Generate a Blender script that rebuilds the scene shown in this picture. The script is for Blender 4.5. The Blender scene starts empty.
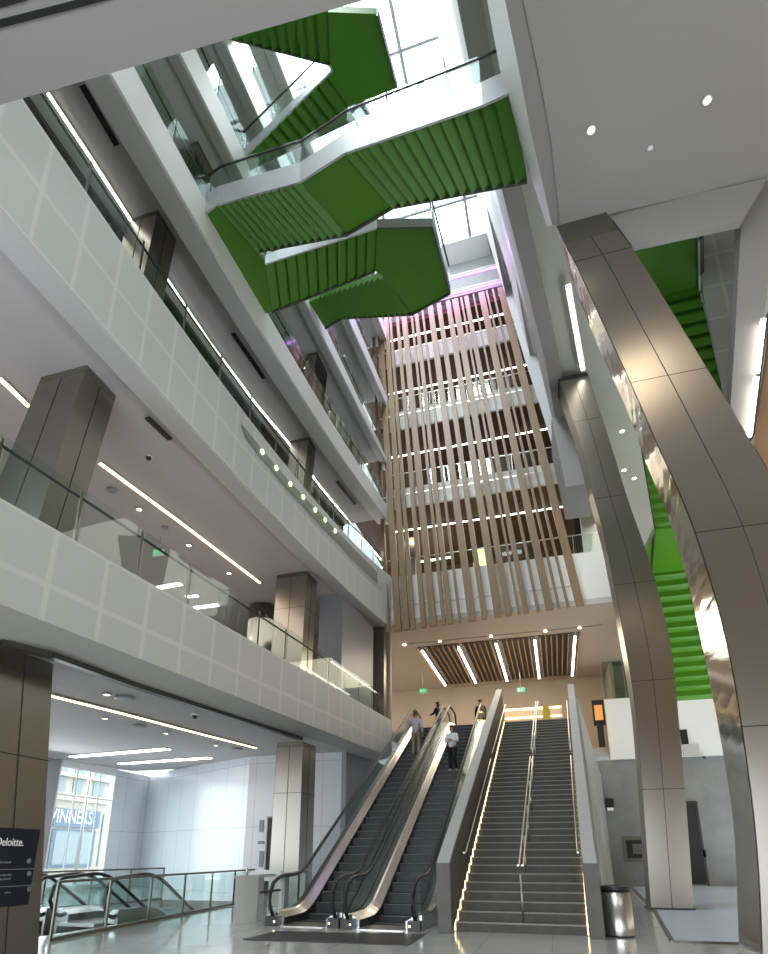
import bpy, bmesh, math, random
import numpy as np
from mathutils import Vector, Matrix
random.seed(7)
SC = bpy.context.scene
COL = SC.collection
# ------------------------------------------------------------------ camera
P = math.radians(16.9); F = 586.; YP = 677.; PSI = math.radians(16.03); EYE = 1.5
cR = (math.cos(PSI), math.sin(PSI), 0.)
cD = (-math.sin(PSI)*math.cos(P), math.cos(PSI)*math.cos(P), math.sin(P))
cU = (math.sin(PSI)*math.sin(P), -math.cos(PSI)*math.sin(P), math.cos(P))
cd = bpy.data.cameras.new('camera'); cam = bpy.data.objects.new('camera', cd); COL.objects.link(cam)
cam.matrix_world = Matrix(((cR[0], cU[0], -cD[0], 0), (cR[1], cU[1], -cD[1], 0), (cR[2], cU[2], -cD[2], EYE), (0, 0, 0, 1)))
cd.sensor_width = 36; cd.lens = F/954*36; cd.shift_y = (YP-477)/954; cd.clip_end = 500
SC.camera = cam
# surveying helpers: where a sight line from the eye meets a plane of the building
def ray(u, v):
    a = (u-384)/F; b = (YP-v)/F
    return [cD[i]+a*cR[i]+b*cU[i] for i in range(3)]
def at(u, v, x=None, y=None, z=None):
    r = ray(u, v)
    k = x/r[0] if x is not None else y/r[1] if y is not None else (z-EYE)/r[2]
    return Vector((r[0]*k, r[1]*k, EYE+r[2]*k))
SL = .8/21
def XE(y): return -7.8+(y-5)*SL
def ae(u, v, off=0.):
    r = ray(u, v); c = -7.8-5*SL+off; k = c/(r[0]-SL*r[1])
    return Vector((r[0]*k, r[1]*k, EYE+r[2]*k))
V = Vector
# ------------------------------------------------------------------ materials
MATS = {}
def mat(name, color=(.8, .8, .8), rough=.5, metal=0., emit=None, es=1., spec=.5, bump=0., bscale=20., var=0., vscale=3., coat=0.):
    m = bpy.data.materials.new(name); m.use_nodes = True; nt = m.node_tree; b = nt.nodes['Principled BSDF']
    b.inputs['Base Color'].default_value = (*color, 1); b.inputs['Roughness'].default_value = rough
    b.inputs['Metallic'].default_value = metal; b.inputs['Specular IOR Level'].default_value = spec
    b.inputs['Coat Weight'].default_value = coat
    if emit:
        b.inputs['Emission Color'].default_value = (*emit, 1); b.inputs['Emission Strength'].default_value = es
    if var > 0 or bump > 0:
        tc = nt.nodes.new('ShaderNodeTexCoord'); n = nt.nodes.new('ShaderNodeTexNoise'); n.inputs['Scale'].default_value = vscale
        n.inputs['Detail'].default_value = 5
        nt.links.new(tc.outputs['Object'], n.inputs['Vector'])
        if var > 0:
            r = nt.nodes.new('ShaderNodeValToRGB')
            r.color_ramp.elements[0].position = .3; r.color_ramp.elements[1].position = .7
            r.color_ramp.elements[0].color = (*[c*(1-var) for c in color], 1); r.color_ramp.elements[1].color = (*[min(1, c*(1+var)) for c in color], 1)
            nt.links.new(n.outputs['Fac'], r.inputs['Fac']); nt.links.new(r.outputs['Color'], b.inputs['Base Color'])
        if bump > 0:
            n2 = nt.nodes.new('ShaderNodeTexNoise'); n2.inputs['Scale'].default_value = bscale
            nt.links.new(tc.outputs['Object'], n2.inputs['Vector'])
            bp = nt.nodes.new('ShaderNodeBump'); bp.inputs['Strength'].default_value = bump; bp.inputs['Distance'].default_value = .02
            nt.links.new(n2.outputs['Fac'], bp.inputs['Height']); nt.links.new(bp.outputs['Normal'], b.inputs['Normal'])
    MATS[name] = m
    return m
def grid_mat(name, c1, c2, line, w, h, mort, rough=.5, metal=0., coord='UV', smooth=.1, offset=0., rot=None, spec=.5, aniso=0., coat=0.):
    m = mat(name, c1, rough, metal, spec=spec, coat=coat); nt = m.node_tree; b = nt.nodes['Principled BSDF']
    tc = nt.nodes.new('ShaderNodeTexCoord'); br = nt.nodes.new('ShaderNodeTexBrick')
    src = tc.outputs[coord]
    if rot:
        mp = nt.nodes.new('ShaderNodeMapping'); mp.inputs['Rotation'].default_value = rot
        nt.links.new(src, mp.inputs['Vector']); src = mp.outputs['Vector']
    nt.links.new(src, br.inputs['Vector'])
    br.inputs['Color1'].default_value = (*c1, 1); br.inputs['Color2'].default_value = (*c2, 1); br.inputs['Mortar'].default_value = (*line, 1)
    br.inputs['Scale'].default_value = 1; br.inputs['Mortar Size'].default_value = mort; br.inputs['Mortar Smooth'].default_value = smooth
    br.inputs['Brick Width'].default_value = w; br.inputs['Row Height'].default_value = h; br.offset = offset; br.squash = 1
    nt.links.new(br.outputs['Color'], b.inputs['Base Color'])
    if aniso:
        n = nt.nodes.new('ShaderNodeTexNoise'); n.inputs['Scale'].default_value = 1.; n.inputs['Detail'].default_value = 3
        mp = nt.nodes.new('ShaderNodeMapping'); mp.inputs['Scale'].default_value = (60, 1.2, 60)
        nt.links.new(tc.outputs[coord], mp.inputs['Vector']); nt.links.new(mp.outputs['Vector'], n.inputs['Vector'])
        r = nt.nodes.new('ShaderNodeMapRange'); r.inputs['To Min'].default_value = rough-.04; r.inputs['To Max'].default_value = rough+.05
        nt.links.new(n.outputs['Fac'], r.inputs['Value']); nt.links.new(r.outputs['Result'], b.inputs['Roughness'])
        b.inputs['Anisotropic'].default_value = aniso
        tg = nt.nodes.new('ShaderNodeTangent'); tg.direction_type = 'UV_MAP'; tg.uv_map = 'UVMap'
        nt.links.new(tg.outputs['Tangent'], b.inputs['Tangent'])
        bp = nt.nodes.new('ShaderNodeBump'); bp.inputs['Strength'].default_value = .015; bp.inputs['Distance'].default_value = .01
        nt.links.new(n.outputs['Fac'], bp.inputs['Height']); nt.links.new(bp.outputs['Normal'], b.inputs['Normal'])
    return m
def glass_mat(name, tint, refl=.12, rough=.0, solid=0.):
    m = bpy.data.materials.new(name); m.use_nodes = True; nt = m.node_tree; nt.nodes.clear()
    o = nt.nodes.new('ShaderNodeOutputMaterial'); t = nt.nodes.new('ShaderNodeBsdfTransparent'); t.inputs['Color'].default_value = (*tint, 1)
    g = nt.nodes.new('ShaderNodeBsdfGlossy'); g.inputs['Roughness'].default_value = rough; g.inputs['Color'].default_value = (.95, 1, .98, 1)
    lw = nt.nodes.new('ShaderNodeLayerWeight'); lw.inputs['Blend'].default_value = .35
    r = nt.nodes.new('ShaderNodeMapRange'); r.inputs['To Min'].default_value = refl*.6; r.inputs['To Max'].default_value = min(1, refl*5)
    mx = nt.nodes.new('ShaderNodeMixShader')
    nt.links.new(lw.outputs['Facing'], r.inputs['Value']); nt.links.new(r.outputs['Result'], mx.inputs['Fac'])
    nt.links.new(t.outputs[0], mx.inputs[1]); nt.links.new(g.outputs[0], mx.inputs[2]); nt.links.new(mx.outputs[0], o.inputs['Surface'])
    MATS[name] = m
    return m
def wood_mat(name, a, b_, axis=(8, 8, .6), rough=.45):
    m = mat(name, a, rough); nt = m.node_tree; b = nt.nodes['Principled BSDF']
    tc = nt.nodes.new('ShaderNodeTexCoord'); mp = nt.nodes.new('ShaderNodeMapping'); mp.inputs['Scale'].default_value = axis
    n = nt.nodes.new('ShaderNodeTexNoise'); n.inputs['Scale'].default_value = 1.5; n.inputs['Detail'].default_value = 6
    r = nt.nodes.new('ShaderNodeValToRGB'); r.color_ramp.elements[0].position = .3; r.color_ramp.elements[1].position = .7
    r.color_ramp.elements[0].color = (*a, 1); r.color_ramp.elements[1].color = (*b_, 1)
    nt.links.new(tc.outputs['Object'], mp.inputs['Vector']); nt.links.new(mp.outputs['Vector'], n.inputs['Vector'])
    nt.links.new(n.outputs['Fac'], r.inputs['Fac']); nt.links.new(r.outputs['Color'], b.inputs['Base Color'])
    return m
grid_mat('fascia', (.60, .625, .615), (.59, .615, .605), (.70, .72, .71), 1.15, 1.05, .075, .55, smooth=.6)
grid_mat('fascia_high', (.62, .65, .645), (.61, .64, .635), (.71, .735, .73), .9, 1., .06, .55, smooth=.6)
mat('white', (.78, .8, .79), .5)
mat('white_gloss', (.82, .86, .88), .25)
mat('band_white', (.88, .91, .91), .4)
mat('soffit', (.50, .48, .48), .7, var=.03, vscale=.5)
mat('lip', (.56, .56, .55), .6)
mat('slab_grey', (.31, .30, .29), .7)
mat('greenish', (.55, .58, .53), .6)
mat('black', (.012, .012, .013), .5)
mat('rubber', (.02, .02, .022), .35)
mat('dark_metal', (.07, .07, .065), .4, .6)
mat('bronze', (.20, .19, .16), .35, .8)
grid_mat('steel', (.40, .375, .335), (.39, .365, .325), (.12, .11, .1), 50, 50, .008, .3, 1., aniso=.6)
grid_mat('steel_panel', (.38, .355, .315), (.37, .345, .305), (.10, .09, .08), 50, 3.4, .010, .3, 1., aniso=.6)
grid_mat('steel_dark', (.30, .285, .265), (.29, .275, .255), (.09, .08, .07), 50, 50, .01, .32, 1., aniso=.6)
mat('polished', (.66, .65, .63), .09, 1.)
mat('deck_metal', (.60, .60, .61), .25, 1.)
mat('satin', (.62, .61, .58), .3, 1.)
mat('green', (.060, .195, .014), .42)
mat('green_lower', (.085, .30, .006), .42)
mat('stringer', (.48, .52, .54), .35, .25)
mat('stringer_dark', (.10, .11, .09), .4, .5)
wood_mat('slat_wood', (.20, .125, .064), (.285, .185, .10), (14, 14, .5))
wood_mat('dark_wood', (.075, .040, .024), (.12, .068, .042), (6, 1, 6))
wood_mat('warm_wood', (.34, .19, .10), (.42, .25, .14), (1.5, 1, .5))
mat('beige', (.48, .38, .28), .5, var=.08, vscale=.4)
mat('beige_ceiling', (.44, .36, .28), .6)
mat('light_warm', (1, .85, .6), emit=(1, .80, .45), es=3.2)
mat('light_white', (1, 1, 1), emit=(1, .95, .86), es=6)
mat('light_spot', (1, 1, 1), emit=(1, .85, .6), es=14)
mat('light_gold', (1, .8, .5), emit=(1, .72, .36), es=4)
mat('light_green', (1, 1, .7), emit=(.75, 1, .35), es=5)
mat('light_purple', (1, .5, 1), emit=(.75, .3, 1), es=1.5)
mat('exit_green', (.02, .3, .1), emit=(.05, .6, .25), es=.6)
mat('step_dark', (.06, .065, .065), .45, .3)
mat('step_edge', (.25, .25, .24), .5)
mat('stair_stone', (.085, .08, .07), .5, var=.15, vscale=4)
mat('stair_nose', (.33, .31, .28), .45)
mat('concrete', (.25, .26, .265), .6, var=.14, vscale=1.1)
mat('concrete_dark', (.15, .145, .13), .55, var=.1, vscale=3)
mat('parapet_stone', (.42, .44, .43), .5, var=.06, vscale=2)
mat('daylit_blue_mat', (.56, .64, .74), .3)  # mat blue with the daylight falling on it put into the colour
mat('slot_grey', (.28, .30, .28), .6)
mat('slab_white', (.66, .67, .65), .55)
grid_mat('panel_grid', (.38, .42, .40), (.37, .41, .39), (.47, .50, .48), 1.0, 1.0, .05, .4, smooth=.5)
mat('slab_lip', (.26, .255, .25), .7)
mat('end_grey', (.36, .38, .38), .6)
mat('brown_wall', (.22, .18, .145), .6)
mat('navy', (.008, .012, .028), .35)
mat('sign_white', (.8, .8, .8), .5, emit=(1, 1, 1), es=.15)
mat('grey_text', (.25, .26, .28), .5)
mat('yellow', (.75, .5, .03), .5)
mat('wall_mauve', (.50, .46, .46), .6)
mat('grey_panel', (.30, .31, .34), .4)
mat('sandstone', (.55, .5, .42), .8, var=.1, vscale=2)
mat('shop_blue', (.10, .15, .24), .5)
mat('shop_glass', (.25, .3, .33), .15)
mat('skin', (.42, .25, .17), .5); mat('hair', (.015, .01, .008), .6)
mat('hair_brown', (.10, .05, .025), .6)
mat('shirt_lilac', (.50, .44, .58), .8); mat('khaki', (.34, .30, .22), .8)
mat('cloth_black', (.012, .012, .016), .8); mat('cloth_navy', (.012, .016, .035), .8); mat('cloth_white', (.75, .75, .78), .8)
mat('screen_glow', (.3, .3, .3), emit=(.6, .8, 1), es=.5)
mat('orange_screen', (.3, .1, .02), emit=(1, .4, .1), es=.6)
grid_mat('white_wall', (.70, .75, .80), (.69, .74, .79), (.42, .46, .5), 1.35, 2.6, .012, .22, spec=.6)
grid_mat('white_wall_plain', (.72, .73, .74), (.72, .73, .74), (.5, .5, .5), 1.5, 2.6, .012, .4)
grid_mat('floor_stone', (.52, .52, .50), (.49, .49, .475), (.34, .34, .33), 1.2, 1.2, .006, .13, coord='Object', smooth=.2, coat=.2)
glass_mat('glass_rail', (.88, .94, .92), .018)
glass_mat('glass_clear', (.93, .97, .96), .04)
glass_mat('glass_teal', (.86, .93, .92), .04)
glass_mat('glass_dark', (.86, .90, .90), .03)
glass_mat('glass_office', (.36, .42, .41), .16)
glass_mat('glass_sky', (.97, 1., 1.), .02)
# ------------------------------------------------------------------ mesh builder
class MB:
    def __init__(s): s.v = []; s.f = []; s.uv = []; s.m = []; s.smooth = []
    def face(s, pts, uv=None, mi=0, smooth=False):
        i = len(s.v); s.v += [tuple(p) for p in pts]; s.f.append(tuple(range(i, i+len(pts)))); s.m.append(mi); s.smooth.append(smooth)
        if uv is None:
            p = [V(q) for q in pts]; n = (p[1]-p[0]).cross(p[-1]-p[0])
            if n.length < 1e-9: n = V((0, 0, 1))
            n.normalize()
            a = V((0, 0, 1)).cross(n)
            a = V((1, 0, 0)) if a.length < .3 else a.normalized()
            b = n.cross(a); uv = [(q.dot(a), q.dot(b)) for q in p]
        s.uv.append(uv)
    def box(s, x0, x1, y0, y1, z0, z1, mi=0):
        s.hexa([(x0, y0, z0), (x1, y0, z0), (x1, y1, z0), (x0, y1, z0)], [(x0, y0, z1), (x1, y0, z1), (x1, y1, z1), (x0, y1, z1)], mi)
    def hexa(s, b, t, mi=0):
        s.face(b[::-1], mi=mi); s.face(t, mi=mi); n = len(b)
        for i in range(n):
            j = (i+1) % n; s.face([b[i], b[j], t[j], t[i]], mi=mi)
    def prism(s, pts, vec, mi=0):
        vec = V(vec); s.hexa([V(p) for p in pts], [V(p)+vec for p in pts], mi)
    def bar(s, a, b, w, h=None, mi=0, up=(0, 0, 1)):
        h = h or w; a = V(a); b = V(b); d = (b-a).normalized(); u = V(up)
        if abs(d.dot(u)) > .95: u = V((1, 0, 0))
        r = d.cross(u).normalized(); u = r.cross(d)
        q = lambda c: [c-r*w/2-u*h/2, c+r*w/2-u*h/2, c+r*w/2+u*h/2, c-r*w/2+u*h/2]
        s.hexa(q(a), q(b), mi)
    def loft(s, rings, closed=True, cap=True, mi=0, smooth=False):
        n = len(rings[0]); L = [0.]
        for k in range(1, len(rings)): L.append(L[-1]+(V(rings[k][0])-V(rings[k-1][0])).length)
        W = [0.]
        for i in range(n): W.append(W[-1]+(V(rings[0][(i+1) % n])-V(rings[0][i])).length)
        for k in range(len(rings)-1):
            for i in range(n if closed else n-1):
                j = (i+1) % n
                s.face([rings[k][i], rings[k][j], rings[k+1][j], rings[k+1][i]], [(W[i], L[k]), (W[i+1], L[k]), (W[i+1], L[k+1]), (W[i], L[k+1])], mi, smooth)
        if cap and closed:
            s.face(list(rings[0])[::-1], mi=mi); s.face(rings[-1], mi=mi)
    def tube(s, pts, r, n=8, mi=0, cap=True):
        pts = [V(p) for p in pts]; rings = []; up = V((.13, .05, 1)).normalized()
        for i, p in enumerate(pts):
            d = (pts[min(i+1, len(pts)-1)]-pts[max(i-1, 0)]).normalized()
            if abs(d.dot(up)) > .98: u0 = V((1, 0, 0))
            else: u0 = up
            a = d.cross(u0).normalized(); b = a.cross(d)
            rr = r[i] if isinstance(r, (list, tuple)) else r
            rings.append([p+a*math.cos(t*2*math.pi/n)*rr+b*math.sin(t*2*math.pi/n)*rr for t in range(n)])
        s.loft(rings, mi=mi, smooth=True, cap=cap)
    def lathe(s, prof, c=(0, 0, 0), n=24, mi=0):
        rings = [[(c[0]+r*math.cos(t*2*math.pi/n), c[1]+r*math.sin(t*2*math.pi/n), c[2]+z) for t in range(n)] for r, z in prof]
        s.loft(rings, mi=mi, smooth=True)
def wloc(o):
    l = V((0, 0, 0))
    while o: l += o.location; o = o.parent
    return l
def obj(name, m, mats, parent=None, local=False, weld=True, **tags):
    if isinstance(mats, str): mats = [mats]
    vs = [V(v) for v in m.v]
    if parent is None and not local:
        lo = [min(v[i] for v in vs) for i in range(3)]; hi = [max(v[i] for v in vs) for i in range(3)]
        org = V(((lo[0]+hi[0])/2, (lo[1]+hi[1])/2, lo[2]))
    elif local: org = V((0, 0, 0))
    else: org = wloc(parent)
    me = bpy.data.meshes.new(name); me.from_pydata([tuple(v-org) for v in vs], [], m.f)
    uvl = me.uv_layers.new(name='UVMap'); k = 0
    for uv in m.uv:
        for c in uv: uvl.data[k].uv = c; k += 1
    for mm in mats: me.materials.append(MATS[mm])
    for p, mi, sm in zip(me.polygons, m.m, m.smooth): p.material_index = mi; p.use_smooth = sm
    if weld:
        bm = bmesh.new(); bm.from_mesh(me); bmesh.ops.remove_doubles(bm, verts=bm.verts, dist=1e-5)
        bmesh.ops.recalc_face_normals(bm, faces=bm.faces); bm.to_mesh(me); bm.free()
    o = bpy.data.objects.new(name, me); COL.objects.link(o)
    if parent: o.parent = parent
    elif not local: o.location = org
    for a, b in tags.items(): o[a] = b
    return o
def thing(name, label, cat, loc=(0, 0, 0), group=None, kind=None):
    o = bpy.data.objects.new(name, None); COL.objects.link(o); o.location = loc; o.empty_display_size = .2
    o['label'] = label; o['category'] = cat
    if group: o['group'] = group
    if kind: o['kind'] = kind
    return o
def struct(name, m, mats, label=None, cat=None, **k):
    t = dict(kind='structure')
    if label: t['label'] = label; t['category'] = cat
    return obj(name, m, mats, **t, **k)
def single(name, m, mats, label, cat, group=None, kind=None):
    t = dict(label=label, category=cat)
    if group: t['group'] = group
    if kind: t['kind'] = kind
    return obj(name, m, mats, **t)
def copy_tree(o, parent=None):
    c = o.copy(); COL.objects.link(c); c.parent = parent
    for ch in list(o.children): copy_tree(ch, c)
    return c
def text(s, loc, size, rx, mname, parent, name='lettering', ext=.004, width=None):
    cu = bpy.data.curves.new(name, 'FONT'); cu.body = s; cu.size = size; cu.extrude = ext; cu.materials.append(MATS[mname])
    o = bpy.data.objects.new(name, cu); COL.objects.link(o); o.parent = parent
    bpy.context.view_layer.update(); dg = bpy.context.evaluated_depsgraph_get(); me = bpy.data.meshes.new_from_object(o.evaluated_get(dg))
    bpy.data.objects.remove(o); xs_ = [v.co.x for v in me.vertices]; x0_, x1_ = min(xs_), max(xs_)
    me.materials.clear(); me.materials.append(MATS[mname])
    if width: 
        for v in me.vertices: v.co.x = (v.co.x-x0_)*width/(x1_-x0_)
    o = bpy.data.objects.new(name, me); COL.objects.link(o); o.parent = parent
    o.location = V(loc)-wloc(parent); o.rotation_euler = rx
    return o
# ------------------------------------------------------------------ ground floor
m = MB()
def floor_rect(x0, x1, y0, y1): m.box(x0, x1, y0, y1, -.3, 0)
VX0, VX1, VY0, VY1 = -13.6, -9.75, 8.6, 19.
floor_rect(VX1, 9.5, -9, 38); floor_rect(-22, VX0, -9, 38)
floor_rect(VX0, VX1, -9, VY0); floor_rect(VX0, VX1, VY1, 38)
struct('floor', m, 'floor_stone')
m = MB(); m.box(-22, -6, 4, 40, -7.5, -7.3); struct('floor_lower', m, 'floor_stone')
m = MB(); m.box(VX0-.05, VX0, VY0, VY1, -7.3, -.31); m.box(VX0, VX1, VY0-.05, VY0, -7.3, -.31); m.box(VX0, VX1, VY1+4, VY1+4.05, -7.3, -.31)
m.box(VX1, VX1+.05, VY0, VY1, -7.3, -.31)
struct('wall_lower', m, 'white')
# floor mat by the far right column; its pale blue includes painted daylight
m = MB()
bp = [at(u, v, z=0) for u, v in [(631, 887), (644, 900), (655, 911), (664, 928), (673, 943), (760, 945), (760, 885.5)]]
m.prism([(p.x, p.y, .004) for p in bp], (0, 0, .012)); struct('floor_mat', m, 'daylit_blue_mat', 'pale blue floor mat around the far steel column, daylight painted into its colour', 'floor')
m = MB()
for a, b in zip(bp[:5], bp[1:6]): m.bar((a.x, a.y, .02), (b.x, b.y, .02), .07, .04)
struct('trim_1', m, 'bronze')
# ------------------------------------------------------------------ left galleries
def fit(pts, off=0., deg=2):
    q = [ae(u, v, off) for u, v in pts]
    return np.polyfit([p.y for p in q], [p.z for p in q], deg)
LV = {}
LV[1] = dict(t=fit([(0, 500), (95, 553), (193, 607), (256, 642), (309, 672), (400, 726)], deg=1), b=fit([(0, 608), (100, 645), (200, 682), (256, 698), (295, 720), (383, 755)], deg=1),
             l=fit([(0, 640), (50, 655), (220, 713), (301, 739), (343, 749)], -.8, 1))
LV[2] = dict(t=fit([(27, 100), (115, 240), (230, 397), (256, 423), (379, 567)]), b=fit([(0, 200), (20, 230), (90, 310), (173, 413), (230, 470), (323, 560), (383, 622)]),
             l=fit([(0, 235), (100, 355), (207, 470), (303, 560), (380, 631)], -.8))
LV[3] = dict(t=fit([(136, 68), (171, 141), (203, 194), (268, 316), (296, 360), (362, 469), (377, 491)]), b=fit([(130, 104), (188, 209), (260, 330), (352, 469), (379, 510)]),
             l=fit([(98, 78), (130, 138), (168, 209), (230, 303), (341, 469), (379, 525)], -.8))
LV[4] = dict(t=fit([(196, 50), (243, 153), (328, 328), (373, 431)], deg=1), b=fit([(184, 54), (236, 170), (322, 335), (374, 437)], deg=1),
             l=fit([(172, 57), (226, 173), (297, 305), (373, 443)], -.5, 1))
LV[5] = dict(t=fit([(241, 42), (270, 120), (354, 318), (372, 360)], deg=1), b=fit([(229, 42), (262, 132), (347, 318), (371, 367)], deg=1),
             l=fit([(219, 44), (254, 141), (341, 318), (370, 372)], -.5, 1))
LV[6] = dict(t=np.array([29.9]), b=np.array([29.2]), l=np.array([29.6]))
YEND = 25.7
def zt(n, y): return float(np.polyval(LV[n]['t'], max(y, 4.5)))
def zb(n, y): return float(np.polyval(LV[n]['b'], max(y, 4.5)))
def zl(n, y): return float(np.polyval(LV[n]['l'], max(y, 4.5)))
def FL(n, y): return max(zt(n, y)-.35, zl(n, y)+.3)+.012
def soff(n, u, v, dz=.0):
    z = zl(n, 12.)
    for _ in range(30):
        p = at(u, v, z=z+dz); z = .5*z+.5*zl(n, min(p.y, 27))
    return at(u, v, z=z+dz)
names = {1: 'first', 2: 'second', 3: 'third', 4: 'fourth', 5: 'fifth', 6: 'roof'}
for n in range(1, 7):
    lw = .8 if n < 4 else .5
    ys = list(np.linspace(1.5, YEND, 40)); m = MB(); S_ = MB()
    rt = []; rings = []; slab = []
    for y in ys:
        x = XE(y); a, b, l = zt(n, y), zb(n, y), zl(n, y)
        rings.append([(x, y, a), (x, y, b), (x-.06, y, b-.02), (x-lw+.1, y, min(l, b+.12)), (x-lw, y, l), (x-lw, y, l+.3), (x-.22, y, l+.3) if l+.3 < a-.05 else (x-.22, y, a-.05), (x-.22, y, a)])
        xb = -21. if n < 3 else x-6
        slab.append([(x-lw, y, l+.02), (xb, y, l+.02), (xb, y, max(a-.35, l+.3)), (x-lw, y, max(a-.35, l+.3))])
    # front face with its own uv in metres, measured down from the top
    for k in range(len(ys)-1):
        r0, r1 = rings[k], rings[k+1]
        y0, y1 = ys[k], ys[k+1]
        vb = 2.1-1.05/.62 if n == 1 else 0.
        vt = 2.1 if n == 1 else 2.
        m.face([r0[0], r0[1], r1[1], r1[0]], [(y0, vt), (y0, vb), (y1, vb), (y1, vt)], 0)
        for i in range(1, 8):
            j = (i+1) % 8
            m.face([r0[i], r0[j], r1[j], r1[i]], mi=1)
    m.face(rings[0][::-1], mi=1); m.face(rings[-1], mi=1)
    struct('balcony_fascia', m, ['fascia' if n == 1 else 'fascia_high' if n == 2 else 'white', 'lip'], '%s gallery white parapet along the atrium edge' % names[n], 'balcony')
    S_.loft(slab); struct('ceiling_gallery', S_, 'soffit' if n < 4 else 'lip', 'ceiling and floor slab of the %s gallery' % names[n], 'ceiling')
# first gallery back wall and end walls
m = MB(); m.box(-21.2, -21, 1.5, 27, 0, 34); struct('wall_left_outer', m, 'wall_mauve') if False else None
m = MB(); m.box(-17, -16.8, 2, 27, 6.55, 12.6); struct('wall_gallery', m, 'wall_mauve')
m = MB(); m.box(-16.8, -7.2, 26.2, 26.4, 7.2, 12.3); struct('wall_gallery_end', m, 'beige')

def rail(n, y0, y1, h, label, off=-.12, step=1.55, over=.12, glass='glass_rail'):
    loc = V((XE(y0)+off, y0, zt(n, y0)))
    t = thing('glass_balustrade', label, 'railing', loc)
    N = max(1, round((y1-y0)/step)); ysr = [y0+(y1-y0)*i/N for i in range(N+1)]
    P_ = lambda y, dz, o=0: (XE(y)+off+o, y, zt(n, y)+dz)
    for a, b in zip(ysr[:-1], ysr[1:]):
        mm = MB(); rings = [[P_(y, 0.0, -.008), P_(y, 0.0, .008), P_(y, h+over, .008), P_(y, h+over, -.008)] for y in (a+.03, b-.03)]
        mm.loft(rings); obj('glass_pane', mm, glass, t)
    for y in ysr:
        mm = MB(); mm.bar(P_(y, -.02, -.05), P_(y, h+over*.8, -.05), .025, .05, up=(0, 1, 0)); obj('post', mm, 'bronze', t)
    mm = MB(); mm.tube([P_(y, h, -.1) for y in np.linspace(y0, y1, 30)], .028); obj('handrail', mm, 'dark_metal', t)
    return t
rail(1, 2.6, 25., 1.0, 'glass balustrade with dark handrail on the lowest gallery parapet')
rail(2, 3.2, 25., 1.0, 'glass balustrade on the second gallery below the linear ceiling light')
rail(3, 5.2, 24.8, 1.0, 'glass balustrade on the third gallery, beside the green stair landing', glass='glass_teal')
rail(4, 6.5, 24.8, 1.0, 'glass balustrade on the fourth gallery behind the green stairs')
rail(5, 8, 24.8, 1.0, 'glass balustrade on the topmost gallery under the skylight')
# glazed office fronts behind the upper galleries
for n in (2, 3, 4, 5):
    m = MB(); g = MB(); o_ = 2.6 if n == 2 else 1.9
    t = thing('office_glazing', '%s gallery glazed office front with dark mullions and black head' % names[n], 'glass wall', (XE(12)-o_, 12, zt(n, 12)-.3))
    ys = np.linspace(3, YEND-.2, 16)
    P2 = lambda y, z, dx=0: (XE(y)-o_+dx, y, z)
    if n == 5: ztop = lambda y: 29.6
    else: ztop = lambda y: zl(n+1, y)-.01
    g.loft([[P2(y, FL(n, y), -.01), P2(y, FL(n, y), .01), P2(y, ztop(y), .01), P2(y, ztop(y), -.01)] for y in ys]); obj('glazing', g, 'glass_office', t)
    for y in ys: m.bar(P2(y, FL(n, y), .02), P2(y, ztop(y), .02), .05, .08)
    obj('mullions', m, 'dark_metal', t)
    m = MB(); m.loft([[P2(y, ztop(y)-.14, .03), P2(y, ztop(y)-.14, .15), P2(y, ztop(y)-.01, .15), P2(y, ztop(y)-.01, .03)] for y in ys]); obj('head', m, 'black', t)
    # corridor wall deep behind the glass
    m = MB(); m.loft([[P2(y, FL(n, y), -3.2), P2(y, FL(n, y), -3.0), P2(y, ztop(y), -3.0), P2(y, ztop(y), -3.2)] for y in ys]); struct('wall_corridor', m, 'grey_panel' if n > 2 else 'wall_mauve')
# ------------------------------------------------------------------ fittings on the gallery ceilings
def lin_light(n, pts, w, mname, label, group=None, z=None):
    q = [soff(n, u, v, 0.) if z is None else at(u, v, z=z) for u, v in pts]
    if z is None: q = [V((p.x, p.y, p.z-.03)) for p in q]
    c = q[0]; t = thing('linear_light', label, 'light', c, group)
    m = MB(); k = MB()
    for a, b in zip(q[:-1], q[1:]):
        m.bar(a-V((0, 0, .012)), b-V((0, 0, .012)), w, .03); k.bar(a+V((0, 0, .015)), b+V((0, 0, .015)), w*1.5, .03)
    obj('diffuser', m, mname, t); obj('housing', k, 'lip', t)
    return t
lin_light(2, [(0, 377), (29, 405)], .09, 'light_warm', 'warm linear ceiling light left of the large steel gallery column', 'warm lines in the lower gallery ceiling')
lin_light(2, [(100, 462), (180, 521), (260, 582)], .09, 'light_warm', 'long warm linear ceiling light right of the large steel gallery column', 'warm lines in the lower gallery ceiling')
lin_light(1, [(50, 694), (122, 712), (190, 730), (256, 747)], .09, 'light_warm', 'long warm linear light in the ground floor ceiling by the sign pillar')
lin_light(1, [(72, 756), (168, 748)], .3, 'light_white', 'white ceiling bar above the shop window view, the nearer one', 'white ceiling bars near the street window')
lin_light(1, [(120, 763), (210, 757)], .3, 'light_white', 'white ceiling bar above the pale panelled wall, the farther one', 'white ceiling bars near the street window')
lin_light(2, [(158, 587), (181, 583)], .22, 'light_white', 'short white light bar seen through the lowest gallery balustrade, the nearest of three', 'white bars in the lower gallery ceiling')
lin_light(2, [(195, 607), (218, 604)], .22, 'light_white', 'short white light bar seen through the lowest gallery balustrade, lowest of three', 'white bars in the lower gallery ceiling')
lin_light(2, [(186, 596), (198, 595)], .15, 'light_white', 'smallest white light bar behind the lowest gallery balustrade', 'white bars in the lower gallery ceiling')
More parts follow.
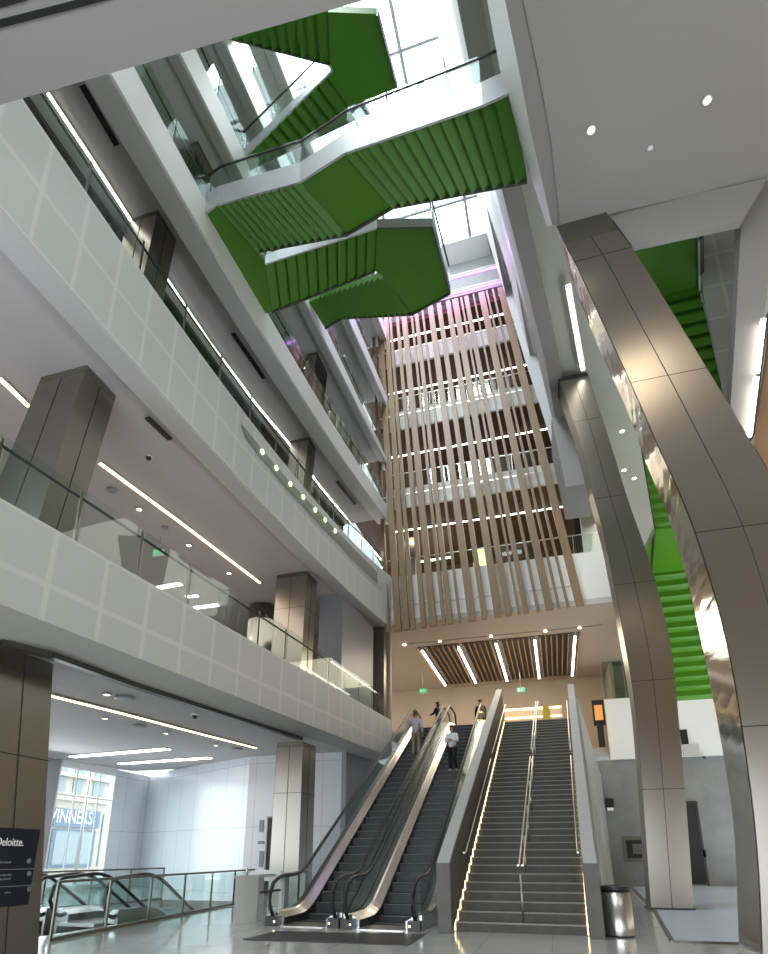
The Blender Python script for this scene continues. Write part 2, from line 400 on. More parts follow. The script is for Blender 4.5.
lin_light(3, [(48, 92), (87, 151), (127, 213), (165, 275), (210, 342), (256, 403), (287, 440), (319, 484), (350, 522), (381, 559)], .06, 'light_white', 'very long bright white linear light along the second gallery ceiling')
def slot(n, a, b, label):
    p, q = soff(n, *a, -.02), soff(n, *b, -.02); m = MB(); m.bar(p-V((0, 0, .015)), q-V((0, 0, .015)), .14, .03)
    single('air_slot', m, 'black', label, 'air vent', 'black air slots in the gallery ceilings')
slot(3, (82, 85), (117, 145), 'black air slot in the second gallery ceiling, nearest the near slab')
slot(3, (233, 333), (264, 378), 'black air slot in the second gallery ceiling, below the green landing')
slot(3, (337, 481), (355, 504), 'black air slot in the second gallery ceiling, nearest the timber screen')
slot(2, (147, 417), (170, 439), 'black air slot in the lowest gallery ceiling beside the large column')
def downlight(p, r, label, group, mname='light_spot', ring='lip'):
    t = thing('ceiling_downlight', label, 'light', p, group)
    m = MB(); m.lathe([(r*1.5, .0), (r*1.6, -.02), (r*1.1, -.03), (r, -.01), (r, 0)], p, 16); obj('ring', m, ring, t)
    m = MB(); m.lathe([(.001, -.012), (r*.98, -.016), (r*.98, -.008), (.001, -.006)], p, 16); obj('lamp', m, mname, t)
G1 = 'small downlights in the ground floor ceiling'
for (u, v), l in zip([(107, 694), (105, 718), (166, 733), (216, 745)], ['nearest the sign pillar', 'behind the warm line by the sign pillar', 'above the light bars', 'nearest the steel lift column']):
    downlight(soff(1, u, v, -.01), .07, 'small recessed downlight in the ground floor ceiling, '+l, G1)
G2 = 'small downlights in the lowest gallery ceiling'
for (u, v), l in zip([(139, 509), (189, 545), (229, 573)], ['nearest of three below the warm line', 'middle of three below the warm line', 'farthest of three below the warm line']):
    downlight(soff(2, u, v, -.01), .07, 'small gallery ceiling downlight, '+l, G2)
def disc(n, u, v, r, label, name='ceiling_speaker', cat='speaker', group=None, dz=-.02):
    p = soff(n, u, v, dz); m = MB(); m.lathe([(.001, 0), (r, 0), (r*1.05, -.03), (r*.9, -.04), (.001, -.035)], p, 18)
    single(name, m, 'grey_text' if name != 'ceiling_speaker' else 'grey_panel', label, cat, group)
disc(1, 125, 698, .22, 'round grey ceiling grille nearest the sign pillar', group='round ceiling grilles')
disc(1, 139, 726, .2, 'round grey ceiling grille beyond the warm ceiling line', group='round ceiling grilles')
disc(1, 237, 749, .2, 'round grey ceiling grille nearest the lift column', group='round ceiling grilles')
disc(2, 112, 490, .13, 'round grey grille in the lowest gallery ceiling beside the large column', group='round ceiling grilles')
disc(2, 165, 528, .10, 'round grille in the lowest gallery ceiling farther along the warm line', group='round ceiling grilles')
def camera_dome(p, label, s=.09):
    t = thing('security_camera', label, 'camera', p)
    m = MB(); m.lathe([(.001, 0), (s, 0), (s, -s*.5), (.001, -s*.5)], p, 14); obj('mount', m, 'white', t)
    m = MB(); m.lathe([(s*.8, -s*.5), (s*.75, -s*1.0), (s*.45, -s*1.4), (.001, -s*1.5)], p, 14); obj('dome', m, 'rubber', t)
exit_done = None
camera_dome(soff(1, 195, 714, 0.), 'small dark dome camera on the ground floor ceiling')
camera_dome(soff(2, 149, 456, 0.), 'small dome camera on the lowest gallery ceiling')
# slot of glowing lamps set into the second gallery parapet
sp = [(242, 424), (262, 449), (290, 482), (320, 513), (350, 545), (377, 572)]; sq = [(246, 437), (265, 462), (292, 494), (322, 526), (351, 557), (378, 584)]
t = thing('light_slot', 'long recessed slot with round yellow-green lamps in the second gallery parapet', 'light', ae(242, 430, .02))
m = MB(); m.loft([[ae(*a, .045), ae(*b, .045), ae(*b, .005), ae(*a, .005)] for a, b in zip(sp, sq)]); obj('slot_panel', m, 'slot_grey', t)
for u, v in [(262, 452), (276, 468), (290, 484), (303, 497), (315, 510), (325, 520), (335, 531)]:
    p = ae(u, v, .05); m = MB()
    m.loft([[(p.x+dx, p.y+r*math.cos(k*math.pi/6), p.z+r*math.sin(k*math.pi/6)) for k in range(12)] for dx, r in ((0, .075), (.03, .075), (.05, .04))]); obj('lamp', m, 'light_green', t)
# ------------------------------------------------------------------ steel columns
def edge(pts, y, zs):
    q = sorted([(p.z, p.x) for p in (at(u, v, y=y) for u, v in pts)])
    z = [a for a, _ in q]; x = [b for _, b in q]
    out = []
    for zz in zs:
        if zz < z[0]: s = (x[1]-x[0])/(z[1]-z[0]); out.append(x[0]+s*(zz-z[0])*.3)
        elif zz > z[-1]: s = (x[-1]-x[-2])/(z[-1]-z[-2]); out.append(x[-1]+s*(zz-z[-1]))
        else: out.append(float(np.interp(zz, z, x)))
    return out
def smooth(a, k=2):
    a = np.array(a, float)
    for _ in range(k): a[1:-1] = (a[:-2]+2*a[1:-1]+a[2:])/4
    return a
def column(name, zs, rings, label, cat='column', group=None, parts=None, cap='dark_metal', capn=1, mname='steel'):
    c = V(rings[0][0]); t = thing(name, label, cat, (c.x, c.y, zs[0]), group, 'thing')
    m = MB(); m.loft(rings[:len(rings)-capn] if capn else rings, smooth=False); obj('cladding', m, mname, t)
    if capn:
        m = MB(); m.loft(rings[-capn-1:]); obj('top_collar', m, cap, t)
    return t
# big near column with a mirror-bright flank
zs = list(np.linspace(0, 14.0, 36))+[14.6]
N_ = smooth(edge([(558, 228), (568, 246), (596, 308), (632, 385), (664, 461), (685, 501), (710, 577), (730, 651), (738, 700), (755, 818), (760, 881), (763, 975)], 10., zs), 3)
Fa = smooth(edge([(556, 228), (568, 270), (599, 350), (629, 412), (647, 470), (659, 490), (685, 566), (714, 700), (735, 824), (739, 954)], 11.2, zs), 3)
Rt = smooth(edge([(610, 216), (635, 251), (730, 406), (768, 470), (803, 540), (850, 700), (880, 830), (890, 975)], 10., zs), 3)
t = thing('steel_column', 'huge curved brushed steel column leaning in over the hall, nearest on the right', 'column', (N_[0], 10, 0), None, 'thing')
k = len(zs)-2
m = MB(); m.loft([[(N_[i], 10, zs[i]), (Rt[i], 10, zs[i]), (Rt[i], 10.06, zs[i]), (N_[i], 10.06, zs[i])] for i in range(k+1)]); obj('front_cladding', m, 'steel_panel', t)
m = MB(); m.loft([[(N_[i], 10.06, zs[i]), (Rt[i], 10.06, zs[i]), (Rt[i], 11.2, zs[i]), (Fa[i]+.04, 11.2, zs[i])] for i in range(k+1)]); obj('back_cladding', m, 'steel', t)
m = MB(); m.loft([[(N_[i]-.01, 10.0, zs[i]), (N_[i], 10.07, zs[i]), (Fa[i]+.04, 11.2, zs[i]), (Fa[i], 11.2, zs[i])] for i in range(k+1)], smooth=False); obj('mirror_flank', m, 'polished', t, label='mirror-polished reflecting side strip')
m = MB(); m.loft([[(N_[i], 10.02, zs[i]), (Rt[i], 10.02, zs[i]), (Rt[i], 11.2, zs[i]), (Fa[i], 11.2, zs[i])] for i in (k, k+1)]); obj('top_collar', m, 'bronze', t)
for seam in (.5,):
    m = MB(); m.tube([(N_[i]+(Rt[i]-N_[i])*seam, 9.998, zs[i]) for i in range(k+1)], .008, 6); obj('seam', m, 'dark_metal', t)
# far right column
zs2 = list(np.linspace(0, 18.9, 36))+[19.1]
L2_ = smooth(edge([(651, 910), (643, 800), (635, 700), (618, 606), (602, 523), (594, 500), (577, 430), (566, 400), (558, 380)], 19.4, zs2), 3)
R2_ = smooth(edge([(694, 910), (686, 800), (676, 690), (673, 651), (653, 569), (628, 501), (609, 438), (598, 405), (588, 376)], 19.4, zs2), 3)
rings = [[(L2_[i], 19.4, zs2[i]), (R2_[i], 19.4, zs2[i]), (R2_[i], 20.4, zs2[i]), (L2_[i], 20.4, zs2[i])] for i in range(len(zs2))]
t = column('steel_column', zs2, rings, 'tall slender brushed steel column standing on the pale blue floor', mname='steel_panel')
m = MB(); m.tube([((L2_[i]+R2_[i])/2, 19.398, zs2[i]) for i in range(len(zs2)-1)], .009, 6); obj('seam', m, 'dark_metal', t)
m = MB(); m.box(L2_[0]-.04, R2_[0]+.04, 19.36, 20.44, 0, .06); obj('foot_plate', m, 'dark_metal', t)
# lowest gallery, large column
def boxcol(tops, bots, dy, label, sides=None, mname='steel_panel', seam=True):
    # tops / bots: front left, front right ; dy : depth
    (a, b), (c, d) = tops, bots
    t = thing('steel_column', label, 'column', (c.x, c.y, c.z), None, 'thing')
    D_ = V((0, dy, 0)); e = .12
    def ring(f): p = c.lerp(a, f); q = d.lerp(b, f); return [p, q, q+D_, p+D_]
    m = MB(); m.loft([ring(k/8*.965) for k in range(9)]); obj('cladding', m, mname, t)
    m = MB(); m.loft([ring(.965), ring(1)]); obj('top_collar', m, 'bronze', t)
    if seam:
        p0, p1 = [(x+y)/2 for x, y in zip(ring(0)[:2], ring(1)[:2])] if False else ((c+d)/2, (c.lerp(a, .965)+d.lerp(b, .965))/2)
        m = MB(); m.bar(p0-V((0, .004, 0)), p1-V((0, .004, 0)), .016, .01, up=(0, 1, 0)); obj('seam', m, 'dark_metal', t)
        p0, p1 = d+D_/2, (d.lerp(b, .965))+D_/2
        m = MB(); m.bar(p0+V((.004, 0, 0)), p1+V((.004, 0, 0)), .01, .016, up=(0, 1, 0)); obj('seam', m, 'dark_metal', t)
    return t
def fixz(p, z, q):  # slide q's line so that it ends at height z
    f = (z-p.z)/(q.z-p.z); return p+(q-p)*f
a = soff(2, 87, 365); y0 = a.y; zt2 = a.z
b = at(41, 379, y=y0); bl = at(0, 478, y=y0); br_ = at(38, 520, y=y0)
zb_ = FL(1, y0)
far = soff(2, 118, 396)
boxcol((V((b.x, y0, zt2)), a), (fixz(V((b.x, y0, zt2)), zb_, bl), fixz(a, zb_, br_)), far.y-y0, 'large square brushed steel column on the lowest gallery, tinted green on one side', mname='steel_dark')
a = soff(2, 307, 571); y0 = a.y; b = at(277, 576, y=y0); far = soff(2, 318, 581); zb_ = FL(1, y0)
boxcol((V((b.x, y0, a.z)), a), (V((b.x-.1, y0, zb_)), V((a.x-.1, y0, zb_))), max(.6, min(far.y-y0, 1.6)), 'brushed steel column on the lowest gallery beside the grey wall block')
def gcol(n, l, c_, r, w_, label):
    a = soff(n, *c_); y0 = a.y; b = at(*l, y=y0); far = soff(n, *r); zb_ = FL(n-1, y0)
    boxcol((V((b.x, y0, a.z)), a), (V((b.x-.3, y0, zb_)), V((a.x-.3, y0, zb_))), max(.5, min(far.y-y0, 1.6)), label, mname='steel')
gcol(3, (128, 216), (158, 210), (177, 240), 0, 'dark steel column on the second gallery reflecting the green stairs')
gcol(3, (291, 440), (309, 437), (320, 447), 0, 'dark steel column on the second gallery nearer the timber screen')
gcol(4, (189, 150), (198, 141), (211, 170), 0, 'steel column on the third gallery beside the green bridge end')
gcol(4, (308, 353), (317, 352), (322, 375), 0, 'steel column on the third gallery below the pointed green landing')
# grey block wall on gallery and end column
a = soff(2, 343, 593); b = at(320, 594, y=a.y); c = soff(2, 371, 622)
m = MB(); m.hexa([(b.x, a.y, zt(1, a.y)-.35), (a.x, a.y, zt(1, a.y)-.35), (a.x+.05, c.y, zt(1, a.y)-.35), (b.x, c.y, zt(1, a.y)-.35)], [(b.x, a.y, a.z), (a.x, a.y, a.z), (a.x+.05, c.y, a.z), (b.x, c.y, a.z)])
struct('wall_block', m, 'grey_panel')
p0 = c; m = MB()
t = at(371, 640, y=c.y+.8); t2 = at(384, 643, y=c.y+.8)
zb_ = 7.2
boxcol((V((t.x, t.y, 12.2)), V((t2.x, t.y, 12.2))), (V((t.x, t.y, zb_)), V((t2.x, t.y, zb_))), .9, 'narrow steel column at the head of the escalators', seam=False)
# round column behind the gallery columns
m = MB(); q = [at(246, 595, y=20), at(262, 600, y=20)]
q0 = soff(2, 240, 590); m.loft([[(q0.x+.6*math.cos(k*math.pi/8), q0.y+2+.6*math.sin(k*math.pi/8), z) for k in range(16)] for z in (FL(1, q0.y+2), zl(2, q0.y+1.2)-.03)], smooth=True)
single('round_column', m, 'steel', 'round brushed steel column behind the lowest gallery balustrade', 'column', kind='thing')
# ground floor left: the sign pillar
foot = at(38, 954, z=0); a = at(53, 664, y=foot.y); 
PYf, PYn = foot.y, foot.y-3.4
t = PT = thing('steel_pillar', 'wide brushed steel pillar at the left edge carrying the dark directory sign', 'column', (foot.x-.6, PYf-1.7, 0), None, 'thing')
pr = lambda f: [(foot.x+(a.x-foot.x)*f-1.3, PYn, a.z*f), (foot.x+(a.x-foot.x)*f, PYn, a.z*f), (foot.x+(a.x-foot.x)*f, PYf, a.z*f), (foot.x+(a.x-foot.x)*f-1.3, PYf, a.z*f)]
m = MB(); m.loft([pr(k/8) for k in range(9)]); obj('cladding', m, 'steel_dark', t)
px_ = lambda z: foot.x+(a.x-foot.x)*z/a.z
m = MB(); m.loft([[(px_(z)+.004+k*.004, y, z) for k, y in ((0, PYf-.62), (1, PYf-.62), (1, PYf-.605), (0, PYf-.605))] for z in (0, a.z)]); obj('seam', m, 'dark_metal', t)
zj = at(44, 758, y=PYf-.3).z
m = MB(); m.box(px_(zj)+.0, px_(zj)+.01, PYn, PYf, zj, zj+.015); obj('joint', m, 'dark_metal', t)
# directory sign on the flank that faces the hall
def op(u, v, dx=.06):
    return at(u, v, x=px_(.75)+.02)
A_ = op(40.5, 829.5)
SY1, SZ1, SZ0 = A_.y, A_.z, at(39, 905, y=A_.y).z; SY0 = SY1-1.5; SXx = A_.x
SG = thing('directory_sign', 'dark navy directory sign with white lettering fixed to the steel pillar', 'sign', (SXx, (SY0+SY1)/2, SZ0))
m = MB(); m.box(SXx-.1, SXx, SY0, SY1, SZ0, SZ1); obj('panel', m, 'navy', SG)
H = math.pi/2
ly = lambda u, v=860: op(u, v).y
lz = lambda v, u=20: at(u, v, y=op(20, 866).y).z
DW = (ly(20.5)-ly(0))*1.32
text('Deloitte.', (SXx+.002, ly(20.5)-DW, lz(846)), (lz(838)-lz(846))*1.38, (H, 0, H), 'sign_white', SG, width=DW)
for v, w in ((863, .25), (875.5, .28), (879.5, .42), (893, .14)):
    m = MB(); y = ly(12, v)
    for k in range(int(w/.04)):
        m.box(SXx, SXx+.003, y-w+k*.04, y-w+k*.04+.028, lz(v), lz(v)+.022+.008*(k % 2))
    obj('small_lettering', m, 'grey_text', SG)
for v in (869.5, 886.5):
    m = MB(); m.box(SXx, SXx+.003, SY0+.1, ly(36, v), lz(v), lz(v)+.012); obj('rule', m, 'grey_text', SG)
for v in (861, 874, 890):
    m = MB(); cy, cz = ly(29, v), lz(v); m.loft([[(x_, cy+r*math.cos(k*math.pi/8), cz+r*math.sin(k*math.pi/8)) for k in range(16)] for x_, r in ((SXx, .04), (SXx+.003, .04))]); obj('symbol', m, 'grey_text', SG)
# beam and dark track under the first gallery
m = MB(); q = [soff(1, *p, -.06) for p in [(0, 643), (50, 655), (130, 684), (220, 713), (301, 739)]]
for a, b in zip(q[:-1], q[1:]): m.bar(a, b, .16, .10)
single('shutter_track', m, 'dark_metal', 'dark metal track running along the underside of the lowest gallery edge', 'track')
# ------------------------------------------------------------------ ground floor left: walls, window, street
wc = soff(1, 150, 773); wr = soff(1, 250, 757); wl = soff(1, 45, 758)
zc = 5.6
m = MB(); m.prism([(wc.x, wc.y, -7), (wr.x, wr.y, -7), (wr.x, wr.y+.2, -7), (wc.x, wc.y+.2, -7)], (0, 0, zc+7)); struct('wall_back_left', m, 'white_wall')
ll = at(276, 757, y=22.); m = MB(); m.box(wr.x, -8.2, wr.y+.0, wr.y+.25, 0, 6.0); struct('wall_lift', m, 'white_wall_plain')
m = MB(); m.box(-8.2, -8., wr.y, 30, 0, 5.75); struct('wall_grey', m, 'grey_panel')
# left outer wall with big window
d = (wc-wl); d.z = 0; d.normalize(); nrm = V((-d.y, d.x, 0))
def onwall(u, v):  # hit of the sight line with the slanted left wall
    r = V(ray(u, v)); o_ = V((0, 0, EYE)); return o_+r*((wl-o_).dot(nrm)/r.dot(nrm))
w0 = onwall(55, 800); w1 = onwall(112, 800)
start = wl-d*12
def wallseg(a, b, z0, z1, name, mname='white_wall_plain'):
    m = MB(); m.prism([(a.x, a.y, z0), (b.x, b.y, z0), (b.x-nrm.x*-.25, b.y-nrm.y*-.25, z0), (a.x+nrm.x*.25, a.y+nrm.y*.25, z0)], (0, 0, z1-z0)); return struct(name, m, mname)
wallseg(w1, wc, -7, 5.5, 'wall_left', 'white_wall'); wallseg(start, w0, -7, 5.5, 'wall_left', 'grey_panel')
wallseg(w0, w1, -7, .15, 'wall_left_sill', 'white')
m = MB(); m.bar((w0.x, w0.y, 5.35), (w1.x, w1.y, 5.35), .2, .35)
for f in (0, .3, .72, 1.): p = w0.lerp(w1, f); m.bar((p.x, p.y, .1), (p.x, p.y, 5.3), .10 if f in (0, 1.) else .03, .06, up=(0, 1, 0))
m.bar((w0.x, w0.y, .2), (w1.x, w1.y, .2), .1, .1); m.bar((w0.x, w0.y, 4.0), (w1.x, w1.y, 4.0), .05, .05)
struct('window_1', m, 'white', 'tall street window in the ground floor wall, street shop outside', 'window')
m = MB(); m.prism([(w0.x, w0.y, .2), (w1.x, w1.y, .2), (w1.x+.01, w1.y, .2), (w0.x+.01, w0.y, .2)], (0, 0, 5.1)); struct('window_glass', m, 'glass_clear')
# street building
XS = -38.
def fx(u, v): return at(u, v, x=XS)
BD = thing('shop_building', 'pale stone shop building across the street with a dark blue shopfront', 'building', (XS-2, 50, 0))
yA, yB = fx(38, 800).y-6, fx(118, 800).y+14
m = MB(); m.box(XS-6, XS, yA, yB, -3, 16); obj('facade', m, 'sandstone', BD)
def zz(v, u=80): return fx(u, v).z
def yb(u): return fx(u, 830).y
m = MB(); m.box(XS, XS+.35, yA, yB, zz(802), zz(798)); m.box(XS, XS+.5, yA, yB, zz(779), zz(775)); obj('cornice', m, 'sandstone', BD)
for k, (a, b) in enumerate([(47, 58), (66, 76), (87, 98), (104, 112)]):
    m = MB(); m.box(XS-.05, XS+.06, yb(a), yb(b), zz(794), zz(760)); obj('window', m, 'shop_glass', BD)
m = MB(); m.box(XS, XS+.25, yb(50), yb(96), zz(828), zz(810)); SB = obj('shop_sign', m, 'shop_blue', BD)
m = MB(); m.box(XS, XS+.12, yb(52), yb(95), zz(867), zz(830)); obj('shopfront', m, 'shop_blue', BD)
for a, b in ((55, 66), (68, 78), (80, 92)):
    m = MB(); m.box(XS+.1, XS+.16, yb(a), yb(b), zz(864), zz(832)); obj('shop_window', m, 'shop_glass', BD)
W5 = yb(88)-yb(53); W7 = W5*1.36
text('WINNERS', (XS+.27, yb(88)-W7, zz(824)), (zz(810)-zz(824))*1.35, (H, 0, H), 'sign_white', BD, width=W7)
m = MB(); m.box(XS, XS+.1, yb(101), yb(113), zz(866), zz(812)); obj('side_window', m, 'shop_glass', BD)
m = MB(); m.box(-60, -21.5, 0, 110, -.6, -.3); struct('road', m, 'concrete')
# street light pole outside
p = onwall(78, 800); r_ = V(ray(79, 850)); q = V((0, 0, EYE))+r_*(30/abs(r_.y)); m = MB(); m.tube([(q.x, q.y, -.3), (q.x, q.y, 9)], .10, 10); m.tube([(q.x, q.y, 8.9), (q.x+.2, q.y+2.2, 9.2)], .06, 8)
single('street_lamp', m, 'satin', 'white street lamp pole standing outside the tall window', 'lamp post')
# lift doors and notice on the wall
a = at(269, 818, y=wr.y-.02); b = at(279, 818, y=wr.y-.02)
t = thing('lift_doorway', 'narrow dark lift doorway in the white wall beside the steel column', 'doorway', (a.x, wr.y-.02, 0))
m = MB(); m.box(a.x, b.x, wr.y-.06, wr.y+.0, 0, a.z); obj('door_leaf', m, 'black', t)
m = MB(); m.box(a.x-.06, a.x, wr.y-.09, wr.y, 0, a.z+.06); m.box(a.x, b.x+.06, wr.y-.09, wr.y, a.z, a.z+.06); obj('frame', m, 'bronze', t)
t = None
for (u0, v0, u1, v1), l in zip([(259.5, 820, 263, 832), (258, 841, 264, 844), (259.5, 851, 263, 867)], ['upper', 'middle', 'lower']):
    a = at(u0, v0, y=wr.y-.03); b = at(u1, v1, y=wr.y-.03); m = MB(); m.box(a.x, b.x, wr.y-.035, wr.y-.001, b.z, a.z)
    for k in range(3): pass
    single('wall_notice', m, 'grey_text', 'small grey notice on the white wall by the lift doorway, the %s one' % l, 'notice', 'grey notices by the lift doorway')
# ground steel column in front of the lift wall
a = soff(1, 303, 740); y0 = 17.4
a = at(303, 741, y=y0); b = at(277, 745, y=y0)
boxcol((V((b.x, y0, a.z)), V((a.x, y0, a.z))), (V((b.x-.05, y0, 0)), V((a.x+.02, y0, 0))), 1.1, 'brushed steel column behind the white reception desk')
# void railings
def railing(pts, h, label, step=1.7, glass='glass_teal', z0=0.):
    t = thing('glass_railing', label, 'railing', (pts[0][0], pts[0][1], z0))
    for a, b in zip(pts[:-1], pts[1:]):
        a, b = V((*a, z0)), V((*b, z0)); n = max(1, round((b-a).length/step)); dd = (b-a).normalized()
        for k in range(n):
            p, q = a.lerp(b, k/n), a.lerp(b, (k+1)/n)
            m = MB(); m.bar(p+dd*.04+V((0, 0, h*.49)), q-dd*.04+V((0, 0, h*.49)), .016, h*.93); obj('glass_pane', m, glass, t)
            m = MB(); m.bar(p, p+V((0, 0, h)), .035, .05, up=(0, 1, 0)); obj('post', m, 'bronze', t)
        m = MB(); m.bar(b, b+V((0, 0, h)), .035, .05, up=(0, 1, 0)); obj('post', m, 'bronze', t)
        m = MB(); m.bar(a+V((0, 0, h)), b+V((0, 0, h)), .06, .05); obj('handrail', m, 'bronze', t)
        m = MB(); m.bar(a+V((0, 0, .03)), b+V((0, 0, .03)), .09, .06); obj('base_channel', m, 'bronze', t)
    return t
r0 = at(50, 941, z=0); r1 = at(233, 905, z=0)
railing([(r0.x, r0.y), (r1.x, r1.y), (r1.x-.12, 19.1)], 1.02, 'glass railing with bronze posts along the near edge of the floor opening')
railing([(VX0-.1, 8.6), (VX0-.1, 19.1)], 1.05, 'glass railing on the far side of the floor opening, towards the street window', glass='glass_clear')
# white reception desk
def P0(u, v): return at(u, v, z=0)
t = thing('reception_desk', 'white angular reception desk with an open shelf, beside the escalators', 'desk', P0(243, 924))
a, b = P0(233, 925), P0(256, 922); zt_ = at(233, 876, y=a.y).z
m = MB(); dv = V((0, 1.0, 0)); m.prism([a, b, b+V((-.1, .5, 0)), a+V((0, .5, 0))], (0, 0, zt_-.05)); obj('front_panel', m, 'white', t)
c = P0(304, 908); e2 = P0(283, 917); tp = lambda p, dx=0, dy=0: V((p.x+dx, p.y+dy, zt_-.05))
m = MB(); m.prism([tp(a, -.03, -.03), tp(b, .03, -.03), tp(e2, .05, 0), tp(c, .1, 0), tp(c, -.3, .9), tp(a, .3, 1.3)], (0, 0, .06)); obj('worktop', m, 'white', t)
for p in (e2, c):
    m = MB(); m.prism([p+V((-.16, 0, 0)), p, p+V((-.1, .5, 0)), p+V((-.26, .5, 0))], (0, 0, zt_-.05)); obj('leg_panel', m, 'white', t)
m = MB(); m.prism([b+V((0, .1, .62)), e2+V((-.1, .1, .62)), e2+V((-.3, .6, .62)), b+V((-.1, .6, .62))], (0, 0, .05)); obj('shelf', m, 'rubber', t)
m = MB(); yq = b.y+.75; m.prism([at(237, 878, y=yq), at(258, 869, y=yq), at(281, 871.5, y=yq), at(281, 881, y=yq), at(240, 881, y=yq)][::-1], (0, .05, 0)); obj('upstand', m, 'white', t)
bt = V(((a.x+b.x)/2, a.y+.3, zt_+.01)); m = MB(); m.lathe([(.03, 0), (.03, .12), (.012, .16), (.012, .19), (.001, .19)], bt, 12)
single('sanitiser_bottle', m, 'satin', 'small pump bottle standing on the white reception desk', 'bottle')
# ------------------------------------------------------------------ stone staircase
LZ = 7.25; Y0s, Y1s = 12.95, 26.8; XL, XR = -2.2, .42
XLt, XRt = -1.95, .95     # the flight drifts slightly to the right as it climbs
NS = 40; rz = LZ/NS; rd = (Y1s-Y0s)/NS
def sX(y, e): f = (y-Y0s)/(Y1s-Y0s); return (XL+(XLt-XL)*f) if e == 0 else (XR+(XRt-XR)*f)
ST = thing('stone_staircase', 'wide dark stone staircase with lit edges between two stone parapets', 'staircase', (-.9, Y0s, 0))
m = MB(); nz = MB()
for i in range(NS):
    y0, y1 = Y0s+i*rd, Y0s+(i+1)*rd; z0, z1 = i*rz, (i+1)*rz
    xl0, xr0, xl1, xr1 = sX(y0, 0), sX(y0, 1), sX(y1, 0), sX(y1, 1)
    m.face([(xl0, y0, z0), (xr0, y0, z0), (xr0, y0, z1), (xl0, y0, z1)])
    m.face([(xl0, y0, z1), (xr0, y0, z1), (xr1, y1, z1), (xl1, y1, z1)])
    m.face([(xl0, y0, z0), (xl0, y0, z1), (xl1, y1, z1), (xl1, y1, z0-.25)]); m.face([(xr0, y0, z0), (xr1, y1, z0-.25), (xr1, y1, z1), (xr0, y0, z1)])
    nz.box(xl0, xr0, y0-.012, y0+.045, z1-.02, z1+.008)
m.face([(sX(Y0s, 0), Y0s, 0), (sX(Y1s, 0), Y1s, LZ-.5), (sX(Y1s, 1), Y1s, LZ-.5), (sX(Y0s, 1), Y0s, 0)])
obj('steps', m, 'stair_stone', ST); obj('nosings', nz, 'stair_nose', ST, label='pale step nosings')
def zst(y): return max(0., min(LZ, (y-Y0s)/(Y1s-Y0s)*LZ))
def sline(e, off, y, dz): return V((sX(y, e)+off, y, zst(y)+dz))
for e, s in ((0, -1), (1, 1)):
    m = MB(); w = .26; ya = 12.5; A = []
    q = lambda y, o, dz: (sX(max(y, Y0s), e)+s*o, y, max(0, dz))
    y_ = [ya, Y0s, Y1s+.1]
    top = lambda y: 1.36+(y-ya)*(8.55-1.36)/(26.-ya)
    rings = [[q(y, .0, 0 if y < 14 else top(y)-1.6), q(y, w, 0 if y < 14 else top(y)-1.6), q(y, w, top(y)), q(y, .0, top(y))] for y in (ya, Y0s, 14., 18, 22, Y1s-.3)]
    if s < 0: rings = [r[::-1] for r in rings]
    m.loft(rings); obj('parapet', m, 'parapet_stone', ST)
    m = MB(); rr = [[q(y, -.005, 0), q(y, w+.005, 0), q(y, w+.005, top(y)-.015), q(y, -.005, top(y)-.015)] for y in (ya-.01, ya+.02)]
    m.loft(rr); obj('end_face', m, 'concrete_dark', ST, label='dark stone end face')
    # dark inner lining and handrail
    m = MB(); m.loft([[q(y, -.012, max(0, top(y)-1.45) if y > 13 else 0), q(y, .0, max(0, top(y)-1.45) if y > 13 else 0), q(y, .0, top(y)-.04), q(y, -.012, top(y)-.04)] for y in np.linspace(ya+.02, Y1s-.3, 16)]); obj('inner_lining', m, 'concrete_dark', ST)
    m = MB(); hp = [sline(e, -s*.09, y, .95) for y in np.linspace(14.1, 19.9, 6)]
    m.tube([hp[0]+V((0, -.3, 0))]+hp, .024); hp2 = [sline(e, -s*.09, y, .95) for y in np.linspace(20.4, 26.6, 6)]; m.tube(hp2+[hp2[-1]+V((0, .4, 0))], .024)
    obj('side_handrail', m, 'satin', ST)
    m = MB(); zig = []
    for i in range(NS):
        y = Y0s+i*rd; zig += [(y-.015, i*rz+.012), (y-.015, (i+1)*rz+.012)]
    zig.append((Y1s-.05, NS*rz+.012))
    m.loft([[(sX(max(y, Y0s), e)-s*.004, y, z), (sX(max(y, Y0s), e)-s*.022, y, z), (sX(max(y, Y0s), e)-s*.022, y-.014, z+.014), (sX(max(y, Y0s), e)-s*.004, y-.014, z+.014)] for y, z in zig])
    obj('edge_light', m, 'light_gold', ST, label='warm strip lights along the step ends')
# central handrail in two runs with posts
cx = lambda y: (sX(y, 0)+sX(y, 1))/2+.05
m = MB()
def cpt(y, dz): return V((cx(y), y, zst(y)+dz))
for o_ in (-.045, .045):
    d_ = V((o_, 0, 0))
    m.tube([cpt(13.6, .95)+V((0, -.35, 0))+d_]+[cpt(y, .95)+d_ for y in np.linspace(13.6, 20., 5)]+[cpt(20, .95)+V((0, .2, 0))+d_], .022)
    m.tube([cpt(y, .95)+d_ for y in np.linspace(20.6, 26.8, 5)]+[cpt(26.8, .95)+V((0, .3, 0))+d_], .022)
obj('centre_handrail', m, 'satin', ST)
for y in (13.25, 14.8, 16.4, 18, 19.8, 20.8, 22.4, 24.2, 26.6):
    m = MB(); m.tube([cpt(y, 0), cpt(y, .96)], .018); obj('post', m, 'satin', ST)
